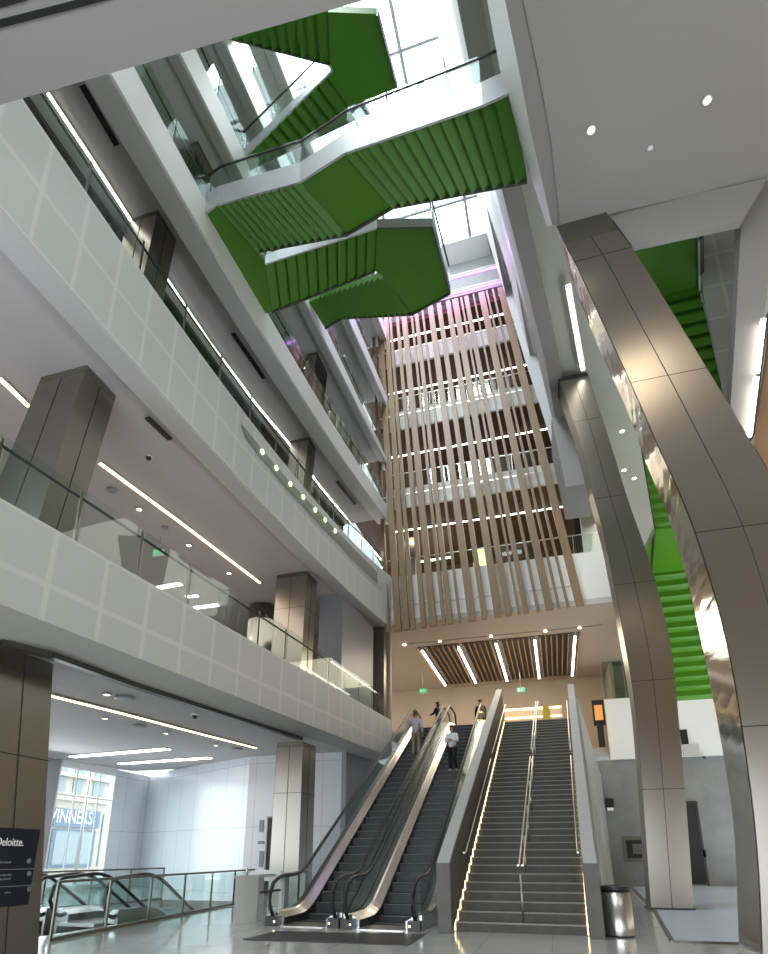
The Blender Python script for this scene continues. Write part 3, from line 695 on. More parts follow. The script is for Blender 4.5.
# ------------------------------------------------------------------ escalators (built once, then copied)
def make_escalator(n_step=40):
    t = thing('escalator', 'x', 'escalator'); Hh = LZ; s = math.tan(math.radians(30)); y1 = 1.3; y2 = y1+Hh/s; y3 = y2+1.4
    def base(y): return max(0., min(Hh, (y-y1)*s))
    def bs(y):  # smoothed
        return sum(base(y+d) for d in (-.4, -.2, 0, .2, .4))/5
    ys = [-.1, .3, .7, 1., 1.2, 1.4, 1.6, 1.9]+list(np.linspace(2.4, y2-.8, 8))+[y2-.5, y2-.25, y2, y2+.25, y2+.5, y3]
    for x in (-1, 1):
        X = lambda a: x*a
        m = MB(); m.loft([[(X(.51), y, bs(y)+.17), (X(.51), y, bs(y)+.0), (X(.86), y, bs(y)+.0), (X(.86), y, bs(y)+.30), (X(.72), y, bs(y)+.30), (X(.68), y, bs(y)+.27)] for y in ys]); obj('deck', m, 'deck_metal', t, local=True, label='polished metal side deck')
        m = MB(); m.loft([[(X(.80), y, max(0., bs(y)-.9)), (X(.865), y, max(0., bs(y)-.9)), (X(.865), y, bs(y)+.28), (X(.80), y, bs(y)+.28)] for y in ys]); obj('side_cladding', m, 'satin', t, local=True)
        gy = [.25]+ys[1:-1]; m = MB(); m.loft([[(X(.735), y, bs(y)+.28), (X(.747), y, bs(y)+.28), (X(.747), y, bs(y)+1.02), (X(.735), y, bs(y)+1.02)] for y in gy]); obj('glass_side', m, 'glass_dark', t, local=True)
        hp = [(X(.74), .1, .14), (X(.74), -.18, .2), (X(.74), -.36, .42), (X(.74), -.38, .68), (X(.74), -.24, .9), (X(.74), .02, 1.0)]+[(X(.74), y, bs(y)+1.05) for y in ys[1:-1]]+[(X(.74), y3+.1, Hh+.98), (X(.74), y3+.32, Hh+.8), (X(.74), y3+.38, Hh+.5), (X(.74), y3+.2, Hh+.2), (X(.74), y3-.1, Hh+.1)]
        m = MB(); m.tube(hp, .045, 8); obj('handrail', m, 'rubber', t, local=True)
        m = MB(); m.box(min(X(.6), X(.86)), max(X(.6), X(.86)), -.3, .3, 0, .2); o = obj('newel_base', m, 'dark_metal', t, local=True)
        m = MB(); m.box(min(X(.63), X(.66)), max(X(.63), X(.66)), -.31, -.28, .08, .12); obj('signal_light', m, 'light_gold', t, local=True)
        m = MB(); m.loft([[(X(.485), y, bs(y)-.1), (X(.508), y, bs(y)-.1), (X(.508), y, bs(y)+.175), (X(.485), y, bs(y)+.175)] for y in ys]); obj('skirt', m, 'dark_metal', t, local=True)
    m = MB(); m.box(-.5, .5, -.3, .5, 0, .02); obj('comb_plate', m, 'satin', t, local=True)
    m = MB(); m.box(-.5, .5, y3-.9, y3+.3, Hh-.05, Hh+.02); obj('comb_plate', m, 'satin', t, local=True)
    sm = MB(); D = .4
    # one ribbed step, shared by all
    sm.box(-.482, .482, 0, D, -.03, 0)
    sm.box(-.482, .482, 0, .04, -.24, 0.0)
    for k in range(23): xk = -.47+k*.0415; sm.box(xk, xk+.02, .0, D, 0, .012); sm.box(xk, xk+.02, -.012, 0, -.22, .0)
    s0 = obj('step', sm, 'step_dark', t, local=True, weld=False)
    e = MB(); e.box(-.482, .482, -.014, .02, .001, .016)
    e0 = obj('step_edge', e, 'step_edge', s0, local=True)
    N = int((y3-.5-.5)/D)
    for k in range(N+1):
        y = .5+k*D; z = base(y+.2)
        o = s0 if k == 0 else copy_tree(s0, t)
        o.location = (0, y, z+.005)
    return t
E1 = make_escalator(); E1.location = (-5.52, 13.0, 0); E1['label'] = 'escalator farther from the stone stairs, carrying the man in the lilac shirt'; E1['group'] = 'escalators up to the landing'
E2 = copy_tree(E1); E2.location = (-3.72, 12.9, 0); E2['label'] = 'escalator next to the stone stairs, with the woman in white on it'
for k, (x, l) in enumerate([(-12.7, 'descending escalator in the floor opening, farther from the glass railing'), (-10.67, 'descending escalator in the floor opening, nearer the bronze railing')]):
    e = copy_tree(E1); e.location = (x, 13.2, 0); e.rotation_euler = (0, 0, 0); e['label'] = l; e['group'] = 'escalators down to the lower level'
    e.location = (x, 13.2+14.2, -LZ-.0); e.rotation_euler = (0, 0, math.pi); 
m = MB(); q = [at(u, v, z=0) for u, v in [(243, 940), (276, 932), (425, 935), (408, 946)]]
m.prism([(p.x, p.y, .003) for p in q], (0, 0, .015)); single('entrance_mat', m, 'rubber', 'dark floor plate in front of the escalators', 'mat')
# ------------------------------------------------------------------ upper landing and end of the hall
B2z = 12.6
m = MB(); m.box(-7.2, 1.3, 27.3, 37.5, LZ-.5, LZ-.01); m.box(1.3, 3.6, 34.7, 37.5, LZ-.5, LZ-.01); m.box(-1.95, .95, 26.8, 27.3, LZ-.5, LZ-.01); m.box(-17, -7.2, 26., 37.5, 6.7, LZ-.02); struct('floor_landing', m, 'floor_stone')
m = MB(); m.box(-12, 5.2, 37.5, 37.7, LZ, B2z); struct('wall_landing', m, 'beige')
m = MB(); m.box(3.6, 3.8, 34.7, 37.5, LZ, B2z); struct('wall_landing_side', m, 'beige')
yF = 26.
def bq(u, v): return at(u, v, y=yF)
def band(L, R, x0, x1, y=yF, th=.3):
    # L/R : (u, vtop, vbottom) readings near each end
    a, b = at(L[0], L[1], y=y), at(L[0], L[2], y=y); c, d = at(R[0], R[1], y=y), at(R[0], R[2], y=y)
    zt_ = lambda x: a.z+(c.z-a.z)*(x-a.x)/(c.x-a.x); zb_ = lambda x: b.z+(d.z-b.z)*(x-b.x)/(d.x-b.x)
    return (zt_(x0)+zt_(x1))/2, (zb_(x0)+zb_(x1))/2
xl_, xr_ = -7.35, 1.2
B5 = band((372, 355, 369), (505, 326, 342), xl_, xr_); B4 = band((377, 421, 437), (520, 384, 403), xl_, xr_)
B3 = band((380, 494, 513), (545, 463, 483), xl_, xr_); B2 = band((389, 581, 626), (612, 545, 597), xl_, 3.3)
print('BANDS', B2, B3, B4, B5)
bands = [(B2, 3.3, 'lowest'), (B3, 1.9, 'second'), (B4, 1.3, 'third'), (B5, .9, 'highest')]
for (zt_, zb_), x1, l in bands:
    m = MB(); m.box(xl_, x1, yF, yF+.12, zb_, zt_); struct('balcony_front', m, 'band_white', '%s white balcony band behind the timber slats' % l, 'balcony')
    m = MB(); m.box(xl_-2, max(x1, 2.6), yF+.12, 33, zb_+.05, zb_+.35); struct('ceiling_end_floor', m, ['dark_wood'] if l != 'lowest' else ['beige_ceiling'])
m = MB(); m.box(xl_-2, 2.6, yF+.12, 33, 31.3, 31.6); struct('ceiling_end_top', m, 'dark_wood')
m = MB(); m.box(-17, 5.2, yF-.3, 37.5, B2[1]-.22, B2[1]-.02); struct('ceiling_landing', m, 'beige_ceiling')
m = MB(); m.box(-7.2, 3.3, yF-.32, yF-.3, B2[1]-.24, B2[1]+.02); struct('trim_2', m, 'lip')
m = MB(); m.box(xl_-2, 2.6, 33, 33.2, B2[1]+.1, 31.4); struct('wall_end', m, 'black' if False else 'dark_wood')
tops = [31.3]+[b[0][1] for b in bands[::-1]]
for (z_, (u0, v0, u1, v1), l) in [(31.28, (370, 342, 510, 308), 'topmost, just under the purple glow'), (B5[1]+.04, (372, 399, 510, 366), 'second from the top'), (B4[1]+.04, (376, 462, 535, 428), 'third from the top'), (B3[1]+.04, (377, 538, 573, 500), 'fourth from the top')]:
    yy_ = at((u0+u1)/2, (v0+v1)/2, z=z_).y; yy_ = min(max(yy_, 27), 32.5)
    t = thing('linear_light', 'thin white light line behind the slats, '+l, 'light', (-3, yy_, z_), 'light lines behind the timber slats')
    m = MB(); m.box(xl_-.4, 2.2, yy_-.05, yy_+.05, z_-.07, z_-.045); obj('diffuser', m, 'light_white', t)
    m = MB(); m.box(xl_-.4, 2.2, yy_-.07, yy_+.07, z_-.045, z_); obj('housing', m, 'dark_metal', t)
for (u0, v0, u1, v1), l in [((405, 564, 452, 557), 'lower left one behind the slats'), ((430, 543, 471, 535), 'middle one behind the slats'), ((567, 519, 580, 516), 'short one beyond the last slat')]:
    p, q = at(u0, v0, z=B3[1]-.05), at(u1, v1, z=B3[1]-.05)
    p, q = at(u0, v0, y=30.5), at(u1, v1, y=30.5)
    t = thing('linear_light', 'white light bar hanging above the lowest end balcony, '+l, 'light', p, 'light bars above the lowest end balcony')
    m = MB(); m.bar(p, q, .1, .08); obj('diffuser', m, 'light_white', t)
    m = MB()
    for e in (p, q): m.bar(e, V((e.x, e.y, B3[1]+.05)), .012, .012, up=(0, 1, 0))
    obj('hanger', m, 'dark_metal', t)
# balcony glass at the end wall
for (zt_, zb_), x1, l in bands[:3]:
    t = thing('glass_balustrade', 'glass balustrade with metal rail on the %s end balcony' % l, 'railing', (0, yF+.2, zt_))
    n = 7; w = (x1-xl_)/n
    for k in range(n):
        m = MB(); m.box(xl_+k*w+.02, xl_+(k+1)*w-.02, yF+.06, yF+.075, zt_, zt_+.95); obj('glass_pane', m, 'glass_clear', t)
    for k in range(n+1):
        m = MB(); m.box(xl_+k*w-.012, xl_+k*w+.012, yF+.08, yF+.12, zt_, zt_+1.); obj('post', m, 'satin', t)
    m = MB(); m.bar((xl_, yF+.1, zt_+1.), (x1, yF+.1, zt_+1.), .045); obj('handrail', m, 'satin', t)
# windows/pale boxes seen on the second balcony level and dark shapes
for k, (u0, u1, v0, v1, mm, l) in enumerate([(430, 440, 392, 408, 'screen_glow', 'pale lit window panel behind the slats, first from the left'), (447, 459, 388, 402, 'screen_glow', 'pale lit window panel behind the slats, second from the left'), (470, 482, 386, 398, 'screen_glow', 'pale lit window panel behind the slats, middle'), (486, 500, 380, 392, 'screen_glow', 'pale lit window panel behind the slats, fourth'), (503, 517, 373, 385, 'screen_glow', 'pale lit window panel behind the slats, last on the right')]):
    a, b = at(u0, v1, y=29.5), at(u1, v0, y=29.5); m = MB(); m.box(a.x, b.x, 29.45, 29.5, B4[0]+.1, max(b.z, B4[0]+1.2)); single('window_panel', m, 'band_white', l, 'window', 'pale panels behind the slats')
for (u0, v0, u1, v1, mm, nm, l) in [(474, 548, 489, 572, 'light_warm', 'lit_picture', 'bright yellowish picture panel behind the lowest slats'), (576, 515, 587, 549, 'black', 'dark_cabinet', 'tall dark cabinet beyond the last slat on the balcony'), (405, 520, 418, 560, 'steel', 'round_pillar', 'shiny round pillar behind the slats')]:
    a, b = at(u0, v1, y=29), at(u1, v0, y=29); m = MB(); m.box(a.x, b.x, 28.9, 29.2, B2[1]+.35, b.z); single(nm, m, mm if mm != 'light_warm' else 'light_pic', l, 'panel') if mm != 'light_warm' else None
mat('light_pic', (.6, .65, .3), emit=(.9, 1, .5), es=1.)
a, b = at(474, 572, y=29), at(489, 548, y=29)
m = MB(); m.box(a.x, b.x, 29.0, 29.06, a.z, b.z); m.box(a.x+.1, a.x+.14, 29.03, 29.06, B2[1]+.35, a.z); m.box(b.x-.14, b.x-.1, 29.03, 29.06, B2[1]+.35, a.z)
single('lit_picture', m, 'light_pic', 'glowing yellowish picture board behind the lowest slats', 'picture')
# ------------------------------------------------------------------ hanging timber slat screen
bot = [(385.5, 389.4), (394.5, 401), (403, 409), (411, 415), (421, 426), (429.4, 436.4), (442, 445.5), (447.4, 452.5), (458.3, 461), (468, 475.7), (481.7, 487), (494.5, 502.5), (505.5, 511.7), (517.7, 520.6), (523.4, 529), (536.6, 540), (546, 553.6), (558, 560.6), (566.8, 569.6), (576, 584.3)]
topx = [(371.5, 373.4), (376.6, 381.7), (384, 388), (389, 391), (395.5, 398.3), (401, 406), (410, 412), (414, 417.5), (421, 423), (427.5, 432.6), (436.4, 440.8), (445.5, 450), (452, 457.7), (460, 461.9), (463.8, 468), (472.5, 474), (478, 484), (485.5, 487.4), (491.7, 493.6), (497.4, 504)]
# the four bottom-middle ones are re-sorted so that both lists run from left to right
SCN = thing('timber_screen', 'tall hanging screen of vertical timber slats at the end of the atrium', 'screen', (-3, 25, 11.8))
yS = 25.
zt_s = np.mean([at(372, 320, y=yS).z, at(500, 289, y=yS).z]); zb_s = np.mean([at(388, 632, y=yS).z, at(584, 605, y=yS).z])
for (a, b), (c, d) in zip(bot, topx):
    um = lambda u: 632-.143*(u-388)
    p, q = at(a, um(a), y=yS), at(b, um(b), y=yS); r, s = at(c, 320-.258*(c-372), y=yS), at(d, 320-.258*(d-372), y=yS)
    m = MB(); D_ = V((0, .22, 0)); bz = V((0, 0, 0))
    m.loft([[V((p.x, yS, p.z)), V((q.x, yS, q.z)), V((q.x, yS+.22, q.z)), V((p.x, yS+.22, p.z))], [V((r.x, yS, r.z)), V((s.x, yS, s.z)), V((s.x, yS+.22, s.z)), V((r.x, yS+.22, r.z))]])
    obj('slat', m, 'slat_wood', SCN)
for z_ in (B5[1]+.2, B4[1]+.2, B3[1]+.2, B2[1]+.5):
    m = MB(); f = (z_-11.8)/19.2; m.box(-7.0-.75*f, 1.7-2.1*f, yS+.22, yS+.27, z_, z_+.07); obj('fixing_rail', m, 'satin', SCN)
# purple cove light above the screen
m = MB(); m.box(-8.2, -.2, 25.5, 25.8, 31.6, 36.5); struct('wall_end_top', m, 'end_grey')
for z_, l in ((31.75, 'lower one'), (32.9, 'upper one')):
    t = thing('purple_light_line', 'thin purple light line above the timber slats, the '+l, 'light', (-4, 25.4, z_), 'purple cove lights')
    m = MB(); m.box(-7.8, -.5, 25.38, 25.48, z_, z_+.05); obj('diffuser', m, 'light_purple', t)
    m = MB(); m.box(-7.8, -.5, 25.3, 25.5, z_+.05, z_+.12); obj('housing', m, 'white', t)
# ------------------------------------------------------------------ recessed slatted ceiling panel over the landing
zc = B2[1]-.23
g = [at(414, 650, z=zc), at(577, 629, z=zc), at(579, 671, z=zc), at(448, 687, z=zc)]
gy0, gy1 = (g[0].y+g[1].y)/2, (g[2].y+g[3].y)/2; gx0, gx1 = (g[0].x+g[3].x)/2, (g[1].x+g[2].x)/2
CT = thing('ceiling_grille', 'dark slatted ceiling panel with five light bars over the landing', 'ceiling panel', ((gx0+gx1)/2, gy0, zc-.12))
m = MB(); m.box(gx0, gx1, gy0, gy1, zc-.02, zc-.005); obj('backing', m, 'black', CT)
n = 30
for k in range(n+1):
    x = gx0+(gx1-gx0)*k/n; m = MB(); m.box(x-.03, x+.03, gy0, gy1, zc-.14, zc-.02); obj('baffle', m, 'warm_wood', CT)
for k, (a, b) in enumerate([((421, 653), (452, 686)), ((455, 649), (481, 683)), ((491, 644), (511, 680)), ((527, 639), (541, 677)), ((567, 634), (572, 674))]):
    p, q = at(*a, z=zc-.15), at(*b, z=zc-.15); x = (p.x+q.x)/2
    x = gx0+.25+(gx1-gx0-.5)*k/4
    for j in range(4):
        ya, yb_ = gy0+.2+(gy1-gy0-.4)*j/4, gy0+.2+(gy1-gy0-.4)*(j+1)/4-.12
        m = MB(); m.box(x-.06, x+.06, ya, yb_, zc-.2, zc-.14); obj('light_bar', m, 'light_white', CT)
t = thing('linear_light', 'warm light line with small spots across the landing ceiling, in front of the slatted panel', 'light', (-3, 26.6, zc))
yl = at(480, 637, z=zc).y
m = MB(); m.box(-6.9, 2.9, yl-.04, yl+.04, zc-.03, zc-.0); obj('diffuser', m, 'light_dim', t) if False else obj('track', m, 'stair_nose', t)
for u, v in ((408, 650), (440, 642), (490, 633), (545, 625), (580, 622)):
    p = at(u, v, z=zc-.04); m = MB(); m.lathe([(.001, 0), (.07, 0), (.07, -.03), (.001, -.03)], (p.x, yl, zc-.02), 12); obj('spot', m, 'light_spot', t)
# things on the landing
def exit_sign(p, label):
    t = thing('exit_sign', label, 'sign', p); m = MB(); m.box(p.x-.22, p.x+.22, p.y-.03, p.y+.03, p.z, p.z+.26); obj('panel', m, 'exit_green', t)
    m = MB(); m.tube([(p.x, p.y, p.z+.26), (p.x, p.y, zc)], .012, 6); obj('hanger', m, 'satin', t)
    # running figure in a doorway, arrow
    m = MB(); y = p.y-.035
    m.box(p.x-.16, p.x-.06, y, y+.005, p.z+.05, p.z+.21); m.bar((p.x+.0, y, p.z+.05), (p.x+.05, y, p.z+.14), .02); m.bar((p.x+.1, y, p.z+.05), (p.x+.05, y, p.z+.14), .02); m.box(p.x+.04, p.x+.08, y, y+.005, p.z+.13, p.z+.19)
    obj('symbol', m, 'sign_white', t)
def exit_sign2(p, top, label):
    t = thing('exit_sign', label, 'sign', p); m = MB(); m.box(p.x-.2, p.x+.2, p.y-.03, p.y+.03, p.z, p.z+.3); obj('panel', m, 'slot_grey', t)
    m = MB(); m.tube([(p.x, p.y, p.z+.3), (p.x, p.y, top)], .012, 6); obj('hanger', m, 'satin', t)
    m = MB(); y = p.y-.035; m.box(p.x-.15, p.x-.02, y, y+.005, p.z+.05, p.z+.25); m.box(p.x+.04, p.x+.08, y, y+.005, p.z+.05, p.z+.22); m.box(p.x+.02, p.x+.14, y, y+.005, p.z+.12, p.z+.15); obj('symbol', m, 'exit_green', t)
p = at(158, 557, y=14.5); exit_sign2(p, zl(2, 14.5)+.02, 'small green and white exit sign hanging in the lowest gallery')
exit_sign(at(423, 693, y=33), 'green exit sign hanging over the escalator heads')
exit_sign(at(521, 692, y=34), 'green exit sign hanging over the head of the stone stairs')
t = thing('floor_sign', 'yellow folding caution sign standing on the landing', 'sign', at(546, 722, y=29.5))
p = at(547, 720, y=27.9); p.z = LZ; m = MB()
for s in (-1, 1): m.hexa([(p.x-.22, p.y+s*.2, LZ), (p.x+.22, p.y+s*.2, LZ), (p.x+.22, p.y+s*.23, LZ), (p.x-.22, p.y+s*.23, LZ)], [(p.x-.14, p.y-.0, LZ+.95), (p.x+.14, p.y-.0, LZ+.95), (p.x+.14, p.y+.03, LZ+.95), (p.x-.14, p.y+.03, LZ+.95)])
obj('boards', m, 'yellow', t); m = MB(); m.box(p.x-.06, p.x+.06, p.y-.02, p.y+.05, LZ+.93, LZ+1.0); obj('handle', m, 'yellow', t)
t = thing('lit_counter', 'low counter with two glowing shelf edges at the back of the landing', 'counter', (-1, 34, LZ))
a, b = at(508, 709, y=34), at(552, 706, y=34)
m = MB(); m.box(a.x-.2, b.x+.5, 34, 34.6, LZ, a.z-.06); obj('body', m, 'beige', t)
m = MB(); m.box(a.x-.2, b.x+.5, 33.95, 34.0, a.z-.12, a.z-.02); m.box(a.x-.2, b.x+.5, 33.95, 34.0, a.z-.62, a.z-.54); obj('shelf_light', m, 'light_gold', t)
p = V((-6.6, 35.5, LZ)); m = MB(); a, b = at(388, 700, y=35.5), at(420, 702, y=35.5)
t = thing('lobby_barrier', 'low lit barrier at the back of the landing behind the man in lilac', 'barrier', V((a.x, 35.5, LZ)))
m = MB(); m.box(a.x, b.x+.6, 35.4, 35.6, LZ, LZ+.5); obj('base', m, 'stair_nose', t); m = MB(); m.box(a.x, b.x+.6, 35.35, 35.4, LZ+.55, LZ+.66); m.box(a.x, b.x+.6, 35.35, 35.4, LZ+.95, LZ+1.02); obj('rails', m, 'light_gold', t)
m = MB(); 
for x in (a.x, b.x+.55): m.box(x, x+.05, 35.4, 35.5, LZ, LZ+1.)
obj('posts', m, 'satin', t)
# ------------------------------------------------------------------ right-hand side of the hall
YW = 34.5
g0 = at(600, 885, y=YW); 
def yw(u, v): return at(u, v, y=YW)
m = MB(); zf0 = yw(612, 760).z; m.box(-1, 13, YW, YW+.3, 0, zf0); struct('wall_grey_right', m, 'concrete')
m = MB(); a = yw(604, 700); b = yw(640, 700); m.box(a.x, 9.5, YW-.15, YW+.1, zf0, a.z); struct('balcony_front_right', m, 'band_white', 'white balcony band above the grey wall beyond the slender steel column', 'balcony')
m = MB(); m.box(a.x+1.5, 10, YW+3, YW+3.2, zf0, 19); struct('wall_right_far', m, 'beige')
t = thing('glass_balustrade', 'glass balustrade above the white balcony band beside the slender column', 'railing', (a.x, YW, a.z))
x0 = yw(604, 700).x; ztop = yw(620, 660).z
for k in range(4):
    m = MB(); m.box(x0+k*1.2+.02, x0+k*1.2+1.18, YW-.06, YW-.045, a.z, ztop); obj('glass_pane', m, 'glass_teal', t)
    m = MB(); m.box(x0+k*1.2-.02, x0+k*1.2+.02, YW-.04, YW, a.z, ztop); obj('post', m, 'satin', t)
m = MB(); m.bar((x0, YW-.05, ztop), (x0+4.8, YW-.05, ztop), .05); obj('handrail', m, 'satin', t)
# wall fittings
def wallbox(u0, v0, u1, v1, d, name, mname, label, cat, extra=None):
    a, b = yw(u0, v1), yw(u1, v0); m = MB(); m.box(a.x, b.x, YW-d, YW, a.z, b.z)
    t = thing(name, label, cat, ((a.x+b.x)/2, YW-d, a.z)); obj('body', m, mname, t); return t, a, b
t, a, b = wallbox(690.5, 803, 695, 884, .03, 'service_door', 'black', 'narrow black doorway in the grey wall right of the slender steel column', 'door')
m = MB(); m.box(a.x-.1, a.x, YW-.06, YW, 0, b.z+.1); m.box(b.x, b.x+.1, YW-.06, YW, 0, b.z+.1); m.box(a.x, b.x, YW-.06, YW, b.z, b.z+.1); obj('frame', m, 'dark_metal', t)
t, a, b = wallbox(624, 836, 649, 862, .04, 'wall_hatch', 'concrete_dark', 'recessed black hatch window in the grey wall left of the slender steel column', 'hatch')
m = MB(); m.box(a.x+.2, b.x-.2, YW-.05, YW-.03, a.z+.2, b.z-.2); obj('opening', m, 'black', t)
m = MB(); m.box(a.x+.5, a.x+1., YW-.07, YW-.05, a.z+.4, b.z-.4); obj('screen', m, 'concrete_dark', t)
t, a, b = wallbox(606, 799, 613, 808, .25, 'wall_alarm_box', 'black', 'small black alarm box high on the grey wall beside the stair wall', 'alarm box')
m = MB(); m.box(a.x+.05, b.x-.05, YW-.3, YW-.1, a.z-.15, a.z); obj('lamp', m, 'sign_white', t)
t, a, b = wallbox(607, 855, 611, 861, .06, 'call_point', 'black', 'tiny black call point low on the grey wall beside the stair wall', 'switch')
t, a, b = wallbox(700.5, 850, 705.5, 857, .06, 'card_reader', 'black', 'small black card reader right of the narrow black doorway', 'switch')
# door reveal block on the white band
a, b = yw(683, 757), yw(697, 745); m = MB(); m.box(a.x, b.x, YW-.35, YW-.15, a.z, b.z); single('ledge_box', m, 'lip', 'small grey ledge box on the white balcony band right of the slender column', 'box')
a, b = yw(681, 745), yw(686, 730); m = MB(); m.box(a.x, b.x, YW-.2, YW-.15, a.z, b.z); single('black_panel', m, 'black', 'small upright black panel on the white balcony band', 'panel')
camera_dome(V((yw(703, 758).x, YW-.35, zf0)), 'small black dome camera under the white balcony band', .12)
t, a, b = wallbox(594, 700, 603, 726, .1, 'information_screen', 'black', 'small orange-lit information screen right of the stone staircase head', 'screen')
m = MB(); m.box(a.x+.15, b.x-.15, YW-.08, YW-.02, LZ, a.z); obj('stand', m, 'black', t)
m = MB(); m.box(a.x+.1, b.x-.1, YW-.12, YW-.1, a.z+.3, b.z-.3); obj('display', m, 'orange_screen', t)
# flank wall of the staircase
m = MB(); pts = [(XR+.27, 13.35, 0), (2.55, YW, 0), (2.45, YW, at(603, 775, y=YW).z), (1.25, Y1s, 8.2), (XR+.27, 13.35, 1.2)]
m.prism(pts, (.08, 0, 0)); struct('wall_stair_flank', m, 'parapet_stone')
# bins
def bin_(p, label, r=.235, h=.84):
    t = thing('litter_bin', label, 'bin', p)
    m = MB(); m.lathe([(r*.98, 0), (r, .02), (r, h*.9)], p, 32); obj('body', m, 'satin', t)
    m = MB(); m.lathe([(r*1.02, 0), (r*1.02, .03)], p, 32); obj('base_ring', m, 'rubber', t)
    m = MB(); m.lathe([(r*1.04, h*.9), (r*1.06, h*.93), (r*1.04, h*.98), (r*.8, h), (r*.7, h*.97), (.001, h*.96)], p, 32); obj('lid', m, 'rubber', t)
p = at(617, 936, z=0); bin_(V((max(p.x, 1.0), p.y, 0)), 'round brushed steel litter bin with black lid beside the stone staircase', .27, .93)
p = at(728, 884, z=0); t = thing('recycling_bin', 'small steel box bin with black lid by the grey wall', 'bin', p)
m = MB(); m.box(p.x-.35, p.x+.35, p.y, p.y+.5, 0, 1.0); obj('body', m, 'satin', t); m = MB(); m.box(p.x-.38, p.x+.38, p.y-.03, p.y+.53, 1.0, 1.12); obj('lid', m, 'rubber', t)
m = MB(); m.box(p.x-.2, p.x+.2, p.y-.02, p.y, .7, .85); obj('slot', m, 'rubber', t)
# soffit at 19 m, stacked pale fascias up to the skylight
def PP(u, v, z, ymax=24.6):
    p = at(u, v, z=z)
    return p if 0 < p.y < ymax else at(u, v, y=ymax)
lines = [([(430, 0), (442, 50), (454, 100), (470, 165), (486, 233), (506, 297), (525, 360), (546, 425), (564, 487)], 34.),
         ([(438, 0), (450, 50), (462, 98), (474, 155), (486, 205), (508, 287), (528, 357), (548, 423), (565, 487)], 31.),
         ([(441, 0), (453, 50), (465, 98), (477, 155), (489, 205), (511, 287), (530, 357), (549, 423), (566, 487)], 30.5),
         ([(447, 0), (458, 50), (469, 94), (482, 150), (494, 197), (515, 275), (534, 355), (551, 423), (567, 487)], 27.),
         ([(450, 0), (461, 50), (472, 94), (485, 150), (497, 197), (518, 275), (537, 355), (553, 423), (569, 488)], 26.5),
         ([(457, 0), (466, 45), (475, 90), (489, 140), (502, 190), (524, 275), (545, 360), (556, 423), (571, 490)], 19.)]
PL = [[PP(u, v, z, 24.6+.02*i) for u, v in pts] for i, (pts, z) in enumerate(lines)]
mm_ = ['lip', 'band_white', 'lip', 'band_white', 'slab_grey']
for i in range(5):
    m = MB(); A, B = PL[i], PL[i+1]; th = V((.5, 0, .05))
    m.loft([[a, b, b+th, a+th] for a, b in zip(A, B)]); struct('balcony_front_high', m, mm_[i])
zS = 19.1
E_ = PL[5]; sof = [(p.x, p.y) for p in E_ if p.z < 19.5 and p.y < 24.5]
sof = [(sof[0][0]-.1, 2.)]+sof; last = at(545, 360, z=19.0)
m = MB(); sl = [V((x, y, 19.0)) for x, y in sof]+[V((last.x, min(last.y, 24.6), 19.0)), V((2.2, 24.6, 19.0)), V((2.2, 37, 19.0)), V((13, 37, 19.0)), V((13, 2, 19.0))]
m.prism(sl, (0, 0, .4)); struct('ceiling_right', m, 'greenish')
a, b = at(568, 285, z=18.97), at(583, 370, z=18.97)
t = thing('linear_light', 'bright linear light in the pale soffit above the slender steel column', 'light', a)
m = MB(); m.bar(a, b, .12, .04); obj('diffuser', m, 'light_white', t); m = MB(); m.bar(a+V((0, 0, .03)), b+V((0, 0, .03)), .2, .02); obj('housing', m, 'lip', t)
for k, (u, v) in enumerate([(622, 431), (624, 470), (598, 498), (602, 512), (634, 478), (641, 541)]):
    p = at(u, v, z=18.9)
    if p.y > 36: p = at(u, v, y=36)
    downlight(p, .09, 'small bright spot in the pale right soffit, ' + ['highest up', 'second', 'by the column edge', 'just below it by the column edge', 'near the dark rail', 'lowest by the green stair'][k], 'spots in the pale right soffit')
a, b, c, d = at(549, 397, y=21.5), at(566, 487, y=21.5), at(594, 485, y=21.5), at(572, 397, y=21.5)
m = MB(); m.hexa([V((b.x, 21.5, b.z)), V((c.x, 21.5, b.z)), V((c.x, 24, b.z)), V((b.x, 24, b.z))], [V((a.x, 21.5, 19)), V((c.x-.3, 21.5, 19)), V((c.x-.3, 24, 19)), V((a.x, 24, 19))]); struct('wall_right_hanging', m, 'slab_grey')
a, b = at(577, 489, y=28), at(600, 545, y=28); m = MB(); m.box(a.x, a.x+1.6, 28, 28.3, B2[1]+.35, 19); struct('wall_right_niche', m, 'greenish')
# narrow column under the right end of the lowest balcony band
a, b = at(604, 612, y=34.9), at(616, 612, y=34.9)
boxcol((V((a.x, 34.9, B2[1]-.25)), V((b.x+.1, 34.9, B2[1]-.25))), (V((a.x+.1, 34.9, LZ)), V((b.x+.3, 34.9, LZ))), .8, 'short steel column under the right end of the timber screen', seam=False)
# near right slab overhead
zR = 14.6
fe = [at(u, v, z=zR) for u, v in [(560, 225), (628, 210), (767, 178)]]
le = [at(u, v, z=zR) for u, v in [(505, 0), (518, 65), (531, 133), (552, 225)]]; le2 = [at(u, v, z=zR+.03) for u, v in [(523, 0), (537, 65), (550, 132), (560, 225)]]
lt_ = [at(u, v, z=16.2) for u, v in [(487, 0), (500, 70), (517, 133), (547, 227)]]
ex = lambda L, i=0: [L[0]+(L[0]-L[1])*3]+L
m = MB(); A, B, C = ex(lt_), ex(le), ex(le2); th = V((.6, 0, .3))
m.loft([[a, b, b+V((.1, 0, .3)), a+V((.1, 0, 0))] for a, b, c in zip(A, B, C)]); struct('balcony_fascia_right', m, 'slab_white')
m = MB(); m.loft([[b, c, c+V((.0, 0, .4)), b+V((.0, 0, .4))] for b, c in zip(B, C)]); struct('trim_3', m, 'slab_lip')
